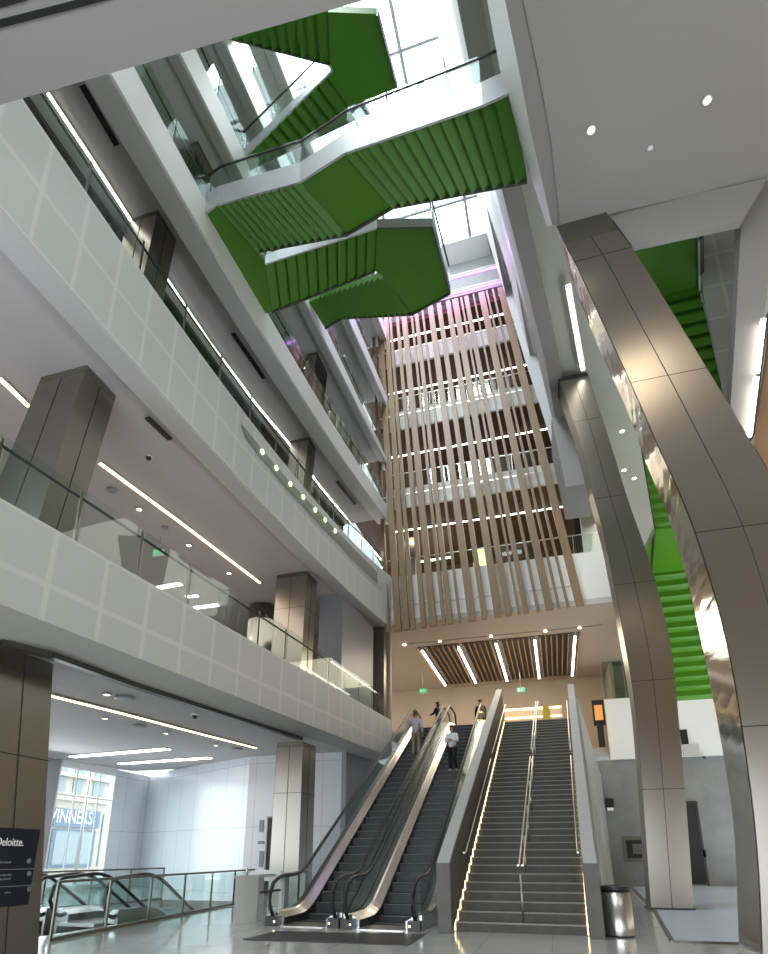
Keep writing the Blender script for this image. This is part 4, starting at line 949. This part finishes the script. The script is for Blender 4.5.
m = MB(); pts = [V((p.x, p.y, zR)) for p in C]+[V((p.x, p.y, zR)) for p in fe[1:]]+[V((9, fe[-1].y+.1, zR)), V((9, -4, zR)), V((C[0].x, -4, zR))]
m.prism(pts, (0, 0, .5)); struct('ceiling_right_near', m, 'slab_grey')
for (u, v), l in (((591, 130), 'nearer the green bridge'), ((707, 100), 'farther from the green bridge')):
    downlight(at(u, v, z=zR-.01), .055, 'bright round downlight in the near grey slab, '+l, 'downlights in the near slab', ring='band_white')
p = at(650, 148, z=zR-.005); m = MB(); m.lathe([(.001, 0), (.06, 0), (.05, -.04), (.001, -.045)], p, 14); single('smoke_detector', m, 'white', 'tiny white smoke detector on the near grey slab', 'smoke detector')
# near left slab overhead with dark slots
zN = 12.
a, b, c = at(0, 105, z=zN), at(240, 37, z=zN), at(365, 0, z=zN); s_ = (c-a)/(c.x-a.x)
a2_ = a-s_*6; c2_ = c+s_*.4
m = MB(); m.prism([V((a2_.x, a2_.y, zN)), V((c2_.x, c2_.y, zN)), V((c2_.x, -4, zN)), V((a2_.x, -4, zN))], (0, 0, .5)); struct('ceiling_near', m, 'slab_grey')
for pts, l in (([(-20, 33), (110, -1), (83, -1), (-20, 25)], 'lower one'), ([(-20, 13), (28, 0), (10, -3), (-20, 3)], 'upper one')):
    q = [at(u, v, z=zN-.02) for u, v in pts]; m = MB(); m.prism([V((p.x, p.y, zN-.03)) for p in q], (0, 0, .028)); single('ceiling_slot', m, 'black', 'long black slot in the near left slab, the '+l, 'air vent', 'slots in the near left slab')
# beam and lit post beyond the slab
y0 = fe[1].y+.05
q = [at(606, 214, y=y0), at(767, 178, y=y0), at(741, 222, y=y0), at(632, 246, y=y0), at(615, 222, y=y0)]
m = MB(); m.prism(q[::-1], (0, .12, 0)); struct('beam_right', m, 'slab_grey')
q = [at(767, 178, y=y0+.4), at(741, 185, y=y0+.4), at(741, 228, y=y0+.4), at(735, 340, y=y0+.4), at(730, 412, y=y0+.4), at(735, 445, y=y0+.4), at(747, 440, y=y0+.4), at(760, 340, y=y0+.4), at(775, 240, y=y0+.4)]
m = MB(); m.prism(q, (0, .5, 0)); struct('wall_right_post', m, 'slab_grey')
t = thing('linear_light', 'bright upright light strip beside the timber wall at the right edge', 'light', at(755, 400, y=y0+.3))
for (u0, v0, u1, v1) in ((763, 320, 757.5, 372), (756, 378, 749, 436)):
    m = MB(); m.bar(at(u0, v0, y=y0+.3), at(u1, v1, y=y0+.3), .08, .08); obj('diffuser', m, 'light_white', t)
m = MB(); m.bar(at(766, 318, y=y0+.35), at(752, 438, y=y0+.35), .22, .03); obj('housing', m, 'dark_metal', t)
q = [at(754, 445, y=y0+.7), at(768, 350, y=y0+.7), at(780, 200, y=y0+.7), at(1150, 150, y=y0+.7), at(1150, 700, y=y0+.7), at(900, 700, y=y0+.7)]
m = MB(); m.prism(q, (0, .2, 0)); struct('wall_timber_right', m, 'warm_wood')
# pale gridded panel wall behind the upper right green stair
y1_ = 12.9
q = [at(u, v, y=y1_) for u, v in [(699, 236), (748, 224), (744, 345), (737, 420), (745, 520), (733, 430), (704, 300)]]
m = MB(); m.prism(q, (0, .1, 0)); struct('wall_panel_right', m, 'panel_grid' if 'panel_grid' in MATS else 'grey_panel')
# ------------------------------------------------------------------ green stairs and bridges
def flight(parent, aL, aR, bL, bR, n, name='flight', mname='green', th=.28, saw=1.):
    m = MB(); P0, P1 = [], []
    for i in range(n):
        t0, t1 = i/n, (i+1)/n; z = aL.z+(bL.z-aL.z)*(i+.5)/n
        for t_, dz in ((t0, -.07), (t1, .07)):
            p, q = aL.lerp(bL, t_), aR.lerp(bR, t_); P0.append(V((p.x, p.y, z+dz*saw))); P1.append(V((q.x, q.y, z+dz*saw)))
    up = V((0, 0, th))
    for k in range(len(P0)-1):
        m.face([P0[k], P1[k], P1[k+1], P0[k+1]]); m.face([P0[k]+up, P0[k+1]+up, P1[k+1]+up, P1[k]+up])
        m.face([P0[k], P0[k+1], P0[k+1]+up, P0[k]+up]); m.face([P1[k], P1[k]+up, P1[k+1]+up, P1[k+1]])
    m.face([P0[0], P0[0]+up, P1[0]+up, P1[0]]); m.face([P0[-1], P1[-1], P1[-1]+up, P0[-1]+up])
    return obj(name, m, mname, parent, weld=False)
def landing(parent, pts, th=.28, name='landing', mname='green'):
    m = MB(); m.prism(pts, (0, 0, th)); return obj(name, m, mname, parent)
def plate(parent, pts, lo=-.06, hi=.5, w=.05, name='stringer', mname='stringer', out=None):
    # upright band following a polyline
    for a, b in zip(pts[:-1], pts[1:]):
        d_ = (b-a); d_.z = 0; n_ = V((-d_.y, d_.x, 0)).normalized()*w/2
        m = MB(); m.hexa([a-n_+V((0, 0, lo)), b-n_+V((0, 0, lo)), b+n_+V((0, 0, lo)), a+n_+V((0, 0, lo))], [a-n_+V((0, 0, hi)), b-n_+V((0, 0, hi)), b+n_+V((0, 0, hi)), a+n_+V((0, 0, hi))]); obj(name, m, mname, parent)
def balus(parent, pts, lo=.5, hi=1.35, glass='glass_teal', step=1.3):
    for a, b in zip(pts[:-1], pts[1:]):
        n = max(1, round((b-a).length/step)); w = .018
        d_ = (b-a); d_.z = 0; n_ = V((-d_.y, d_.x, 0)).normalized()*w/2
        for k in range(n):
            p, q = a.lerp(b, (k+.02)/n), a.lerp(b, (k+.98)/n)
            m = MB(); m.hexa([p-n_+V((0, 0, lo)), q-n_+V((0, 0, lo)), q+n_+V((0, 0, lo)), p+n_+V((0, 0, lo))], [p-n_+V((0, 0, hi)), q-n_+V((0, 0, hi)), q+n_+V((0, 0, hi)), p+n_+V((0, 0, hi))]); obj('glass_pane', m, glass, parent)
    m = MB(); m.tube([p+V((0, 0, hi-.1)) for p in pts], .03); obj('handrail', m, 'dark_metal', parent)
z1, zm, zr, zc2, zc4 = 17.75, 17.1, 16.0, 19.6, 21.4
Z = lambda u, v, z: at(u, v, z=z)
BR = thing('green_bridge', 'big green stepped bridge crossing the atrium from the left gallery to the near right slab', 'footbridge', Z(300, 200, z1))
BL = landing(BR, [Z(204, 213, z1), Z(217, 204, z1), Z(258, 251, z1), Z(264, 262, z1), Z(272, 312, z1), Z(258, 315, z1)])
flight(BR, Z(217, 204, z1), Z(258, 251, z1), Z(300, 181, zm), Z(347, 234, zm), 12, saw=.8)
landing(BR, [Z(300, 181, zm), Z(345, 152, zm), Z(393, 207, zm), Z(347, 234, zm)])
flight(BR, Z(345, 152, zm), Z(393, 207, zm), Z(509, 92, zr), Z(527, 181, zr), 13, saw=.62)
near = [Z(204, 213, z1), Z(217, 204, z1), Z(300, 181, zm), Z(345, 152, zm), Z(483, 104, zr), Z(509, 92, zr)]
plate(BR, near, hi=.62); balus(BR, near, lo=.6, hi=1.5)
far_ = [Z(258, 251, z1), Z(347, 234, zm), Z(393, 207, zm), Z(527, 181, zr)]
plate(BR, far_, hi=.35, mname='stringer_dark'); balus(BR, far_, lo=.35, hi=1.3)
C_ = thing('green_stair', 'green stair looping from the left landing to a pointed landing and back', 'staircase', Z(410, 270, zc2))
c1L, c1R, d1L, d1R = Z(265, 263, z1), Z(272, 312, z1), Z(377, 227, zc2), Z(375, 271, zc2)
flight(C_, c1L+V((0, 0, .02)), c1R+V((0, 0, .02)), d1L, d1R, 11, saw=1.8)
landing(C_, [d1L, Z(432, 226, zc2), Z(450, 293, zc2), Z(412, 314, zc2), Z(385, 277, zc2), d1R])
e1, e2 = Z(317, 298, zc4), Z(342, 318, zc4)
flight(C_, Z(385, 277, zc2), Z(412, 314, zc2), e1, e2, 13, saw=-.2)
landing(C_, [e1, e2, Z(325, 328, zc4), Z(309, 302, zc4)])
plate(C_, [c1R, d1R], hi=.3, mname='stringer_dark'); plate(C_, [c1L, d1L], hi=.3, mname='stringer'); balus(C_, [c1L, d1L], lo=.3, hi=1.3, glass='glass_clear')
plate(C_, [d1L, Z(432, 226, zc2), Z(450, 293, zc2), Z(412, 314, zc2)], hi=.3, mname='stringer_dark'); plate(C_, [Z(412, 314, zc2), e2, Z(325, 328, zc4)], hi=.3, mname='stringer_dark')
balus(C_, [d1L, Z(432, 226, zc2), Z(450, 293, zc2)], lo=.3, hi=1.3, glass='glass_clear')
U_ = thing('green_stair', 'upper green stair with a large pointed landing against the skylight', 'staircase', Z(360, 60, 23.6))
za, zb2, zc3 = 21.9, 23.9, 25.5
a1, a2 = Z(240, 161, za), Z(247, 170, za)
flight(U_, a1, a2, Z(326, 76, zb2), Z(356, 118, zb2), 11, saw=2.6)
landing(U_, [Z(328, 12, zb2), Z(377, 14, zb2), Z(397, 90, zb2), Z(370, 112, zb2), Z(356, 118, zb2), Z(326, 76, zb2), Z(332, 70, zb2), Z(330, 64, zb2)])
flight(U_, Z(328, 12, zb2), Z(330, 64, zb2), Z(205, -28, zc3), Z(226, 37, zc3), 11, saw=-.2)
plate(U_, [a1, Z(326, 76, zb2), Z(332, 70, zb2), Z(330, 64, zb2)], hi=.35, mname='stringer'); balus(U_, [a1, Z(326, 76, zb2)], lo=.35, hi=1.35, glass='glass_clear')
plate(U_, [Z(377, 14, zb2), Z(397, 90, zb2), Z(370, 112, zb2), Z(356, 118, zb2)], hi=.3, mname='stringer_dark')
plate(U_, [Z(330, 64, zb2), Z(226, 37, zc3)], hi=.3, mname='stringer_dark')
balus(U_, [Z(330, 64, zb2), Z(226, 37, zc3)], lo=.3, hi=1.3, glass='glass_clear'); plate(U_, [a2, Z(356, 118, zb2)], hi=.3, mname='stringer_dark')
# stairs on the right, beyond the big column
R1 = thing('green_stair', 'bright green stair with many lit steps between the two steel columns', 'staircase', at(690, 700, y=29))
f0, f1 = at(686, 570, y=25.), at(714, 701, y=29.); zL_ = f0.z
l0 = at(650, 574, y=25.); l0.z = zL_; l1 = at(668, 704, y=29.); l1.z = f1.z
w_ = V((-.6, 0, 0))
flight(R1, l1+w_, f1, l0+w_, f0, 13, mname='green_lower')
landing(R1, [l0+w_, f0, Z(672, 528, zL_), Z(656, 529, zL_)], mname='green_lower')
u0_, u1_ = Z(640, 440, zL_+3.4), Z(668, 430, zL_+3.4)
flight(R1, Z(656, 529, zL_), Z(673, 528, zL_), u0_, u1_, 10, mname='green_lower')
plate(R1, [Z(651, 574, zL_), Z(655, 529, zL_), u0_], lo=-.1, hi=.9, mname='stringer_dark'); plate(R1, [f1, f0], lo=-.05, hi=.25, mname='green_lower')
R2 = thing('green_stair', 'dark green stair seen above the big column, under the near beam', 'staircase', Z(680, 270, 15.6))
zu = 15.6; p0, p1, p2, p3 = Z(618, 252, zu), Z(698, 236, zu), Z(699, 287, zu), Z(640, 301, zu)
landing(R2, [p0, p1, p2, p3])
q0, q1 = Z(690, 440, 11.8), Z(736, 425, 11.8)
flight(R2, p3, p2, q0, q1, 11)
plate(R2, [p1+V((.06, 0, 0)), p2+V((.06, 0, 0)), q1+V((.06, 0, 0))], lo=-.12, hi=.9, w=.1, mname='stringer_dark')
plate(R2, [p1+V((.0, 0, 0)), p2+V((.0, 0, 0)), q1], lo=-.14, hi=.5, w=.04, mname='stringer')
# ------------------------------------------------------------------ roof and skylight
zR2 = 34.
X0, X1a, X1b, Yf = -9.7, at(430, 0, z=zR2), at(486, 233, z=zR2), at(486, 233, z=zR2).y
m = MB(); m.box(-25, X0, -5, 40, zR2, zR2+.3); m.prism([(X0, Yf, zR2), (X1b.x+.3, Yf, zR2), (X1b.x+.3, 40, zR2), (X0, 40, zR2)], (0, 0, .3))
d_ = X1b-X1a; s_ = d_/d_.y; n0 = X1a+s_*(-8-X1a.y)
m.prism([(n0.x, -8, zR2), (14, -8, zR2), (14, 40, zR2), (X1b.x+s_.x*(40-Yf), 40, zR2)], (0, 0, .3))
struct('ceiling_roof', m, 'white')
m = MB()
rx = [at(390, 0, z=zR2+.1).x, at(305, 60, z=zR2+.1).x]; xs = sorted(set([round(x, 2) for x in np.linspace(rx[1]-3.7, rx[0], 4)]+[round(rx[0]+1.75, 2)]))
for x in xs: m.bar((x, -2, zR2+.15), (x+.0, Yf, zR2+.15), .14, .18)
yr = at(390, 55, z=zR2+.1).y
for k in range(-4, 4):
    y = yr+3.3*k
    if y < Yf: m.bar((X0, y, zR2+.15), (X1b.x+.2, y, zR2+.15), .12, .14)
struct('window_2', m, 'band_white' if False else 'grey_panel', 'large glazed roof light with grey bars over the atrium', 'skylight')
m = MB(); m.box(X0, X1b.x+.3, -2, Yf, zR2+.26, zR2+.27); struct('skylight_glass', m, 'glass_sky')
m = MB(); m.box(-9.75, -9.6, 3, YEND, 29.6, zR2); 
# hall wall behind the viewer, with open glazed entrance
m = MB(); m.box(-22, -14, -9.2, -9, 0, 34); m.box(7, 14, -9.2, -9, 0, 34); m.box(-14, 7, -9.2, -9, 4.6, 34); struct('wall_behind', m, 'brown_wall')
m = MB(); m.box(13, 13.2, -9, 40, 0, 34); struct('wall_right', m, 'beige')
m = MB(); m.box(-22, 13, 40, 40.2, 0, 34); struct('wall_far', m, 'white_wall_plain')
# ------------------------------------------------------------------ people
def skinned(name, verts, edges, mname, parent, sub=2, root=0):
    me = bpy.data.meshes.new(name); me.from_pydata([v[0] for v in verts], edges, [])
    o = bpy.data.objects.new(name, me); COL.objects.link(o)
    md = o.modifiers.new('Skin', 'SKIN'); md.use_smooth_shade = True
    for k, v in enumerate(verts):
        r = v[1]; r = r if isinstance(r, tuple) else (r, r)
        me.skin_vertices[0].data[k].radius = r; me.skin_vertices[0].data[k].use_root = (k == root)
    sb = o.modifiers.new('Sub', 'SUBSURF'); sb.levels = sub; sb.render_levels = sub
    dg = bpy.context.evaluated_depsgraph_get(); dg.update()
    me2 = bpy.data.meshes.new_from_object(o.evaluated_get(dg)); o.modifiers.clear(); o.data = me2; bpy.data.meshes.remove(me)
    me2.materials.clear(); me2.materials.append(MATS[mname])
    for p in me2.polygons: p.use_smooth = True
    o.parent = parent; return o
def person(loc, rz, label, J, top, bottom, hair, coat=False, shoes='rubber', longhair=False):
    # J: joints for this pose, metres, facing +Y in local space
    t = thing('person', label, 'person', loc); 
    v = [(J['pel'], (.15, .105)), (J['waist'], (.13, .095)), (J['chest'], (.165, .115)), (J['neck0'], (.07, .065)), (J['neck'], .052), (J['jaw'], (.062, .072)), (J['head'], (.078, .095)), (J['crown'], (.06, .07))]
    e = [(0, 1), (1, 2), (2, 3), (3, 4), (4, 5), (5, 6), (6, 7)]
    for s_ in ('L', 'R'):
        b = len(v); v += [(J['sh'+s_], .058), (J['el'+s_], .04), (J['wr'+s_], .027), (J['ha'+s_], (.034, .018))]; e += [(2, b), (b, b+1), (b+1, b+2), (b+2, b+3)]
        h = V(J['ha'+s_]); d = (h-V(J['wr'+s_])).normalized(); sd = d.cross(V((0, 1, .3))).normalized()
        for q, (o_, l_) in enumerate(((-.03, .062), (-.01, .075), (.01, .07), (.03, .055))):
            k = len(v); v.append((tuple(h+sd*o_+d*.03), .009)); v.append((tuple(h+sd*o_+d*(.03+l_*.6)), .008)); v.append((tuple(h+sd*o_*.9+d*(.03+l_)+V((0, .012, -.008))), .007)); e += [(b+3, k), (k, k+1), (k+1, k+2)]
        k = len(v); v.append((tuple(h+sd*.045-d*.01), .010)); v.append((tuple(h+sd*.06+d*.03), .008)); e += [(b+3, k), (k, k+1)]
        b = len(v); v += [(J['hip'+s_], .095), (J['kn'+s_], .06), (J['an'+s_], .04), (J['to'+s_], (.04, .03))]; e += [(0, b), (b, b+1), (b+1, b+2), (b+2, b+3)]
    body = skinned('body', v, e, 'skin', t)
    hd = V(J['head']); f = V((0, 1, 0)); m = MB()
    for x in (-.03, .03): m.lathe([(.001, -.008), (.009, -.004), (.009, .004), (.001, .008)], tuple(hd+V((x, .088, .005))), 8)
    obj_l('eyes', m, 'hair', t)
    m = MB(); m.hexa([hd+V(q) for q in ((-.014, .09, -.035), (.014, .09, -.035), (.006, .085, .01), (-.006, .085, .01))], [hd+V(q) for q in ((-.01, .112, -.03), (.01, .112, -.03), (.004, .095, .01), (-.004, .095, .01))]); obj_l('nose', m, 'skin', t)
    m = MB(); m.box(hd.x-.024, hd.x+.024, hd.y+.082, hd.y+.092, hd.z-.062, hd.z-.052); obj_l('mouth', m, 'mouth', t)
    for x in (-1, 1):
        m = MB(); m.lathe([(.001, -.03), (.012, -.02), (.014, .01), (.001, .03)], tuple(hd+V((x*.083, 0, -.01))), 8); obj_l('ear', m, 'skin', t)
    hv = [(tuple(hd+V((0, -.012, .05))), (.088, .098)), (tuple(hd+V((0, -.01, .095))), (.07, .08)), (tuple(hd+V((0, -.05, -.01))), (.075, .06))]; he = [(0, 1), (0, 2)]
    if longhair: hv.append((tuple(hd+V((0, -.075, -.12))), (.07, .035))); hv.append((tuple(hd+V((0, -.08, -.22))), (.05, .02))); he += [(2, 3), (3, 4)]
    skinned('hair', hv, he, hair, t, 2)
    g = .018
    sv = [((J['pel'][0], J['pel'][1], J['pel'][2]-.09), (.15+g, .115+g)), (J['waist'], (.14+g, .105+g)), (J['chest'], (.17+g, .12+g)), (J['neck0'], (.075+g, .07+g))]; se = [(0, 1), (1, 2), (2, 3)]
    if coat: k = len(sv); sv.append(((J['pel'][0], J['pel'][1]-.01, J['pel'][2]-.38), (.2, .15))); se.append((0, k))
    for s_ in ('L', 'R'):
        k = len(sv); sv += [(J['sh'+s_], .06+g), (J['el'+s_], .045+g), (tuple(V(J['el'+s_]).lerp(V(J['wr'+s_]), .9)), .033+g*.7)]; se += [(2, k), (k, k+1), (k+1, k+2)]
    skinned('shirt' if not coat else 'coat', sv, se, top, t)
    tv = [((J['pel'][0], J['pel'][1], J['pel'][2]+.05), (.15+g*.5, .11+g*.5))]; te = []
    for s_ in ('L', 'R'):
        k = len(tv); tv += [(J['hip'+s_], .1+g*.6), (J['kn'+s_], .068+g*.6), (J['an'+s_], .05+g*.6)]; te += [(0, k), (k, k+1), (k+1, k+2)]
    skinned('trousers', tv, te, bottom, t)
    for s_ in ('L', 'R'):
        a = V(J['an'+s_]); b = V(J['to'+s_]); skinned('shoe', [(tuple(a+V((0, -.04, -.03))), .042), (tuple(a.lerp(b, .5)+V((0, 0, -.015))), (.044, .035)), (tuple(b), (.04, .026))], [(0, 1), (1, 2)], shoes, t, 2)
    t.rotation_euler = (0, 0, rz); return t
def obj_l(name, m, mname, parent):
    o = obj(name, m, mname, None, local=True); o.parent = parent; return o
mat('mouth', (.25, .08, .07), .5)
def joints(h=1.75, **k):
    s_ = h/1.75
    J = dict(pel=(0, 0, .95), waist=(0, .0, 1.12), chest=(0, .0, 1.34), neck0=(0, -.01, 1.47), neck=(0, .0, 1.53), jaw=(0, .02, 1.57), head=(0, .015, 1.64), crown=(0, 0, 1.70),
             shL=(-.19, 0, 1.41), elL=(-.25, -.02, 1.13), wrL=(-.25, .06, .9), haL=(-.25, .09, .83), shR=(.19, 0, 1.41), elR=(.25, -.02, 1.13), wrR=(.25, .06, .9), haR=(.25, .09, .83),
             hipL=(-.09, 0, .88), knL=(-.1, .02, .49), anL=(-.1, -.02, .09), toL=(-.11, .13, .035), hipR=(.09, 0, .88), knR=(.1, .02, .49), anR=(.1, -.02, .09), toR=(.11, .13, .035))
    J.update(k); return {a: tuple(c*s_ for c in b) for a, b in J.items()}
def estep(E, y):  # top of the escalator step under y
    y0_ = E.location.y; k = int((y-y0_-.5)/.4); ys_ = .5+k*.4; z = max(0, min(LZ, (ys_+.2-1.3)*math.tan(math.radians(30)))); return y0_+ys_+.2, z+.02
ym, zm_ = estep(E1, 23.6)
person((-5.42, ym, zm_), 0, 'man in lilac shirt and khaki trousers riding up, seen from behind', joints(1.86, elL=(-.34, .1, 1.16), wrL=(-.5, .3, 1.06), haL=(-.53, .36, 1.05), knR=(.1, .06, .5)), 'shirt_lilac', 'khaki', 'hair')
yw_, zw_ = estep(E2, 22.)
person((-3.62, yw_, zw_), math.pi*.95, 'woman in white top and black trousers with folded arms on the escalator', joints(1.72, elL=(-.25, .06, 1.14), wrL=(-.06, .22, 1.18), haL=(.02, .24, 1.19), elR=(.25, .06, 1.14), wrR=(.08, .2, 1.12), haR=(-.0, .24, 1.12), knL=(-.1, .1, .5), anL=(-.13, -.1, .1), toL=(-.14, .03, .05)), 'cloth_white', 'cloth_black', 'hair_brown', shoes='cloth_white', longhair=True)
q = at(438, 722, y=28.8)
person((q.x, 28.8, LZ), math.radians(75), 'person in dark navy clothes standing between the escalator heads, seen side-on', joints(1.72, elL=(-.2, .16, 1.14), wrL=(-.16, .4, 1.12), haL=(-.15, .46, 1.12)), 'cloth_navy', 'cloth_navy', 'hair', longhair=True)
q = at(481, 720, y=29.3)
person((q.x, 29.3, LZ), math.pi, 'person in a long black coat standing at the head of the escalator by the stairs', joints(1.82, elL=(-.26, .04, 1.14), wrL=(-.14, .2, 1.1), haL=(-.1, .25, 1.1)), 'cloth_black', 'cloth_black', 'hair', coat=True)
# ------------------------------------------------------------------ light
w = bpy.data.worlds.new('sky'); SC.world = w; w.use_nodes = True; nt = w.node_tree
bg = nt.nodes['Background']; bg.inputs['Color'].default_value = (.86, .94, 1, 1); bg.inputs['Strength'].default_value = 4.5
def area(name, loc, size, energy, color=(1, 1, 1), rot=(0, 0, 0)):
    l = bpy.data.lights.new(name, 'AREA'); l.shape = 'RECTANGLE'; l.size, l.size_y = size; l.energy = energy; l.color = color
    o = bpy.data.objects.new(name, l); COL.objects.link(o); o.location = loc; o.rotation_euler = rot; return o
def portal(loc, size, rot): o = area('daylight_portal', loc, size, 1, rot=rot); o.data.cycles.is_portal = True
portal((-5.4, 11, 34.6), (8.4, 26), (0, 0, 0)); portal((-3.5, -9.3, 2.3), (21, 4.6), (math.radians(-90), 0, 0))
WARM = (1, .83, .62); NEU = (1, .93, .84)
# lamps of the galleries, landing and hall
area('gallery_lamp', (-12.5, 16, 11.1), (5, 12), 290, (1, .88, .78)); area('gallery_lamp', (-11.3, 14, 17.2), (3, 18), 220, NEU)
area('gallery_lamp', (-11.3, 14, 21.2), (3, 18), 160, NEU); area('gallery_lamp', (-11.3, 15, 25), (3, 16), 120, NEU)
area('ground_lamp', (-14, 14, 4.7), (6, 14), 260, (.95, .96, 1))
area('landing_lamp', (-2.5, 31, zc-.4), (6, 6), 420, WARM)
area('end_lamp', (-3, 29.5, B3[1]-.1), (8, 3), 160, WARM); area('end_lamp', (-3, 29.5, B4[1]-.1), (8, 3), 110, WARM); area('end_lamp', (-3, 29.5, B5[1]-.1), (8, 3), 90, WARM)
area('purple_cove', (-4, 24.3, 31.6), (7.2, .3), 200, (.75, .28, 1), (math.radians(25), 0, 0))
area('hall_lamp', (6, 26, 17.5), (6, 12), 500, NEU)
area('near_slab_lamp', (3, 5, 14.3), (1, 2), 60, WARM)
area('skylight_daylight', (-5.4, 7.5, 36), (8, 15), 5200, (.93, .97, 1))
area('window_daylight', (-18.6, 18, 2.8), (4, 3), 110, (.85, .93, 1), (0, math.radians(-90), 0))
SC.view_settings.view_transform = 'Standard'; SC.view_settings.look = 'None'; SC.view_settings.gamma = 1; SC.view_settings.exposure = .35
SC.view_settings.use_curve_mapping = False
SC.cycles.max_bounces = 8; SC.cycles.transparent_max_bounces = 16; SC.cycles.diffuse_bounces = 4; SC.cycles.use_denoising = True; SC.cycles.sample_clamp_indirect = 6
SC.cycles.caustics_reflective = False; SC.cycles.caustics_refractive = False
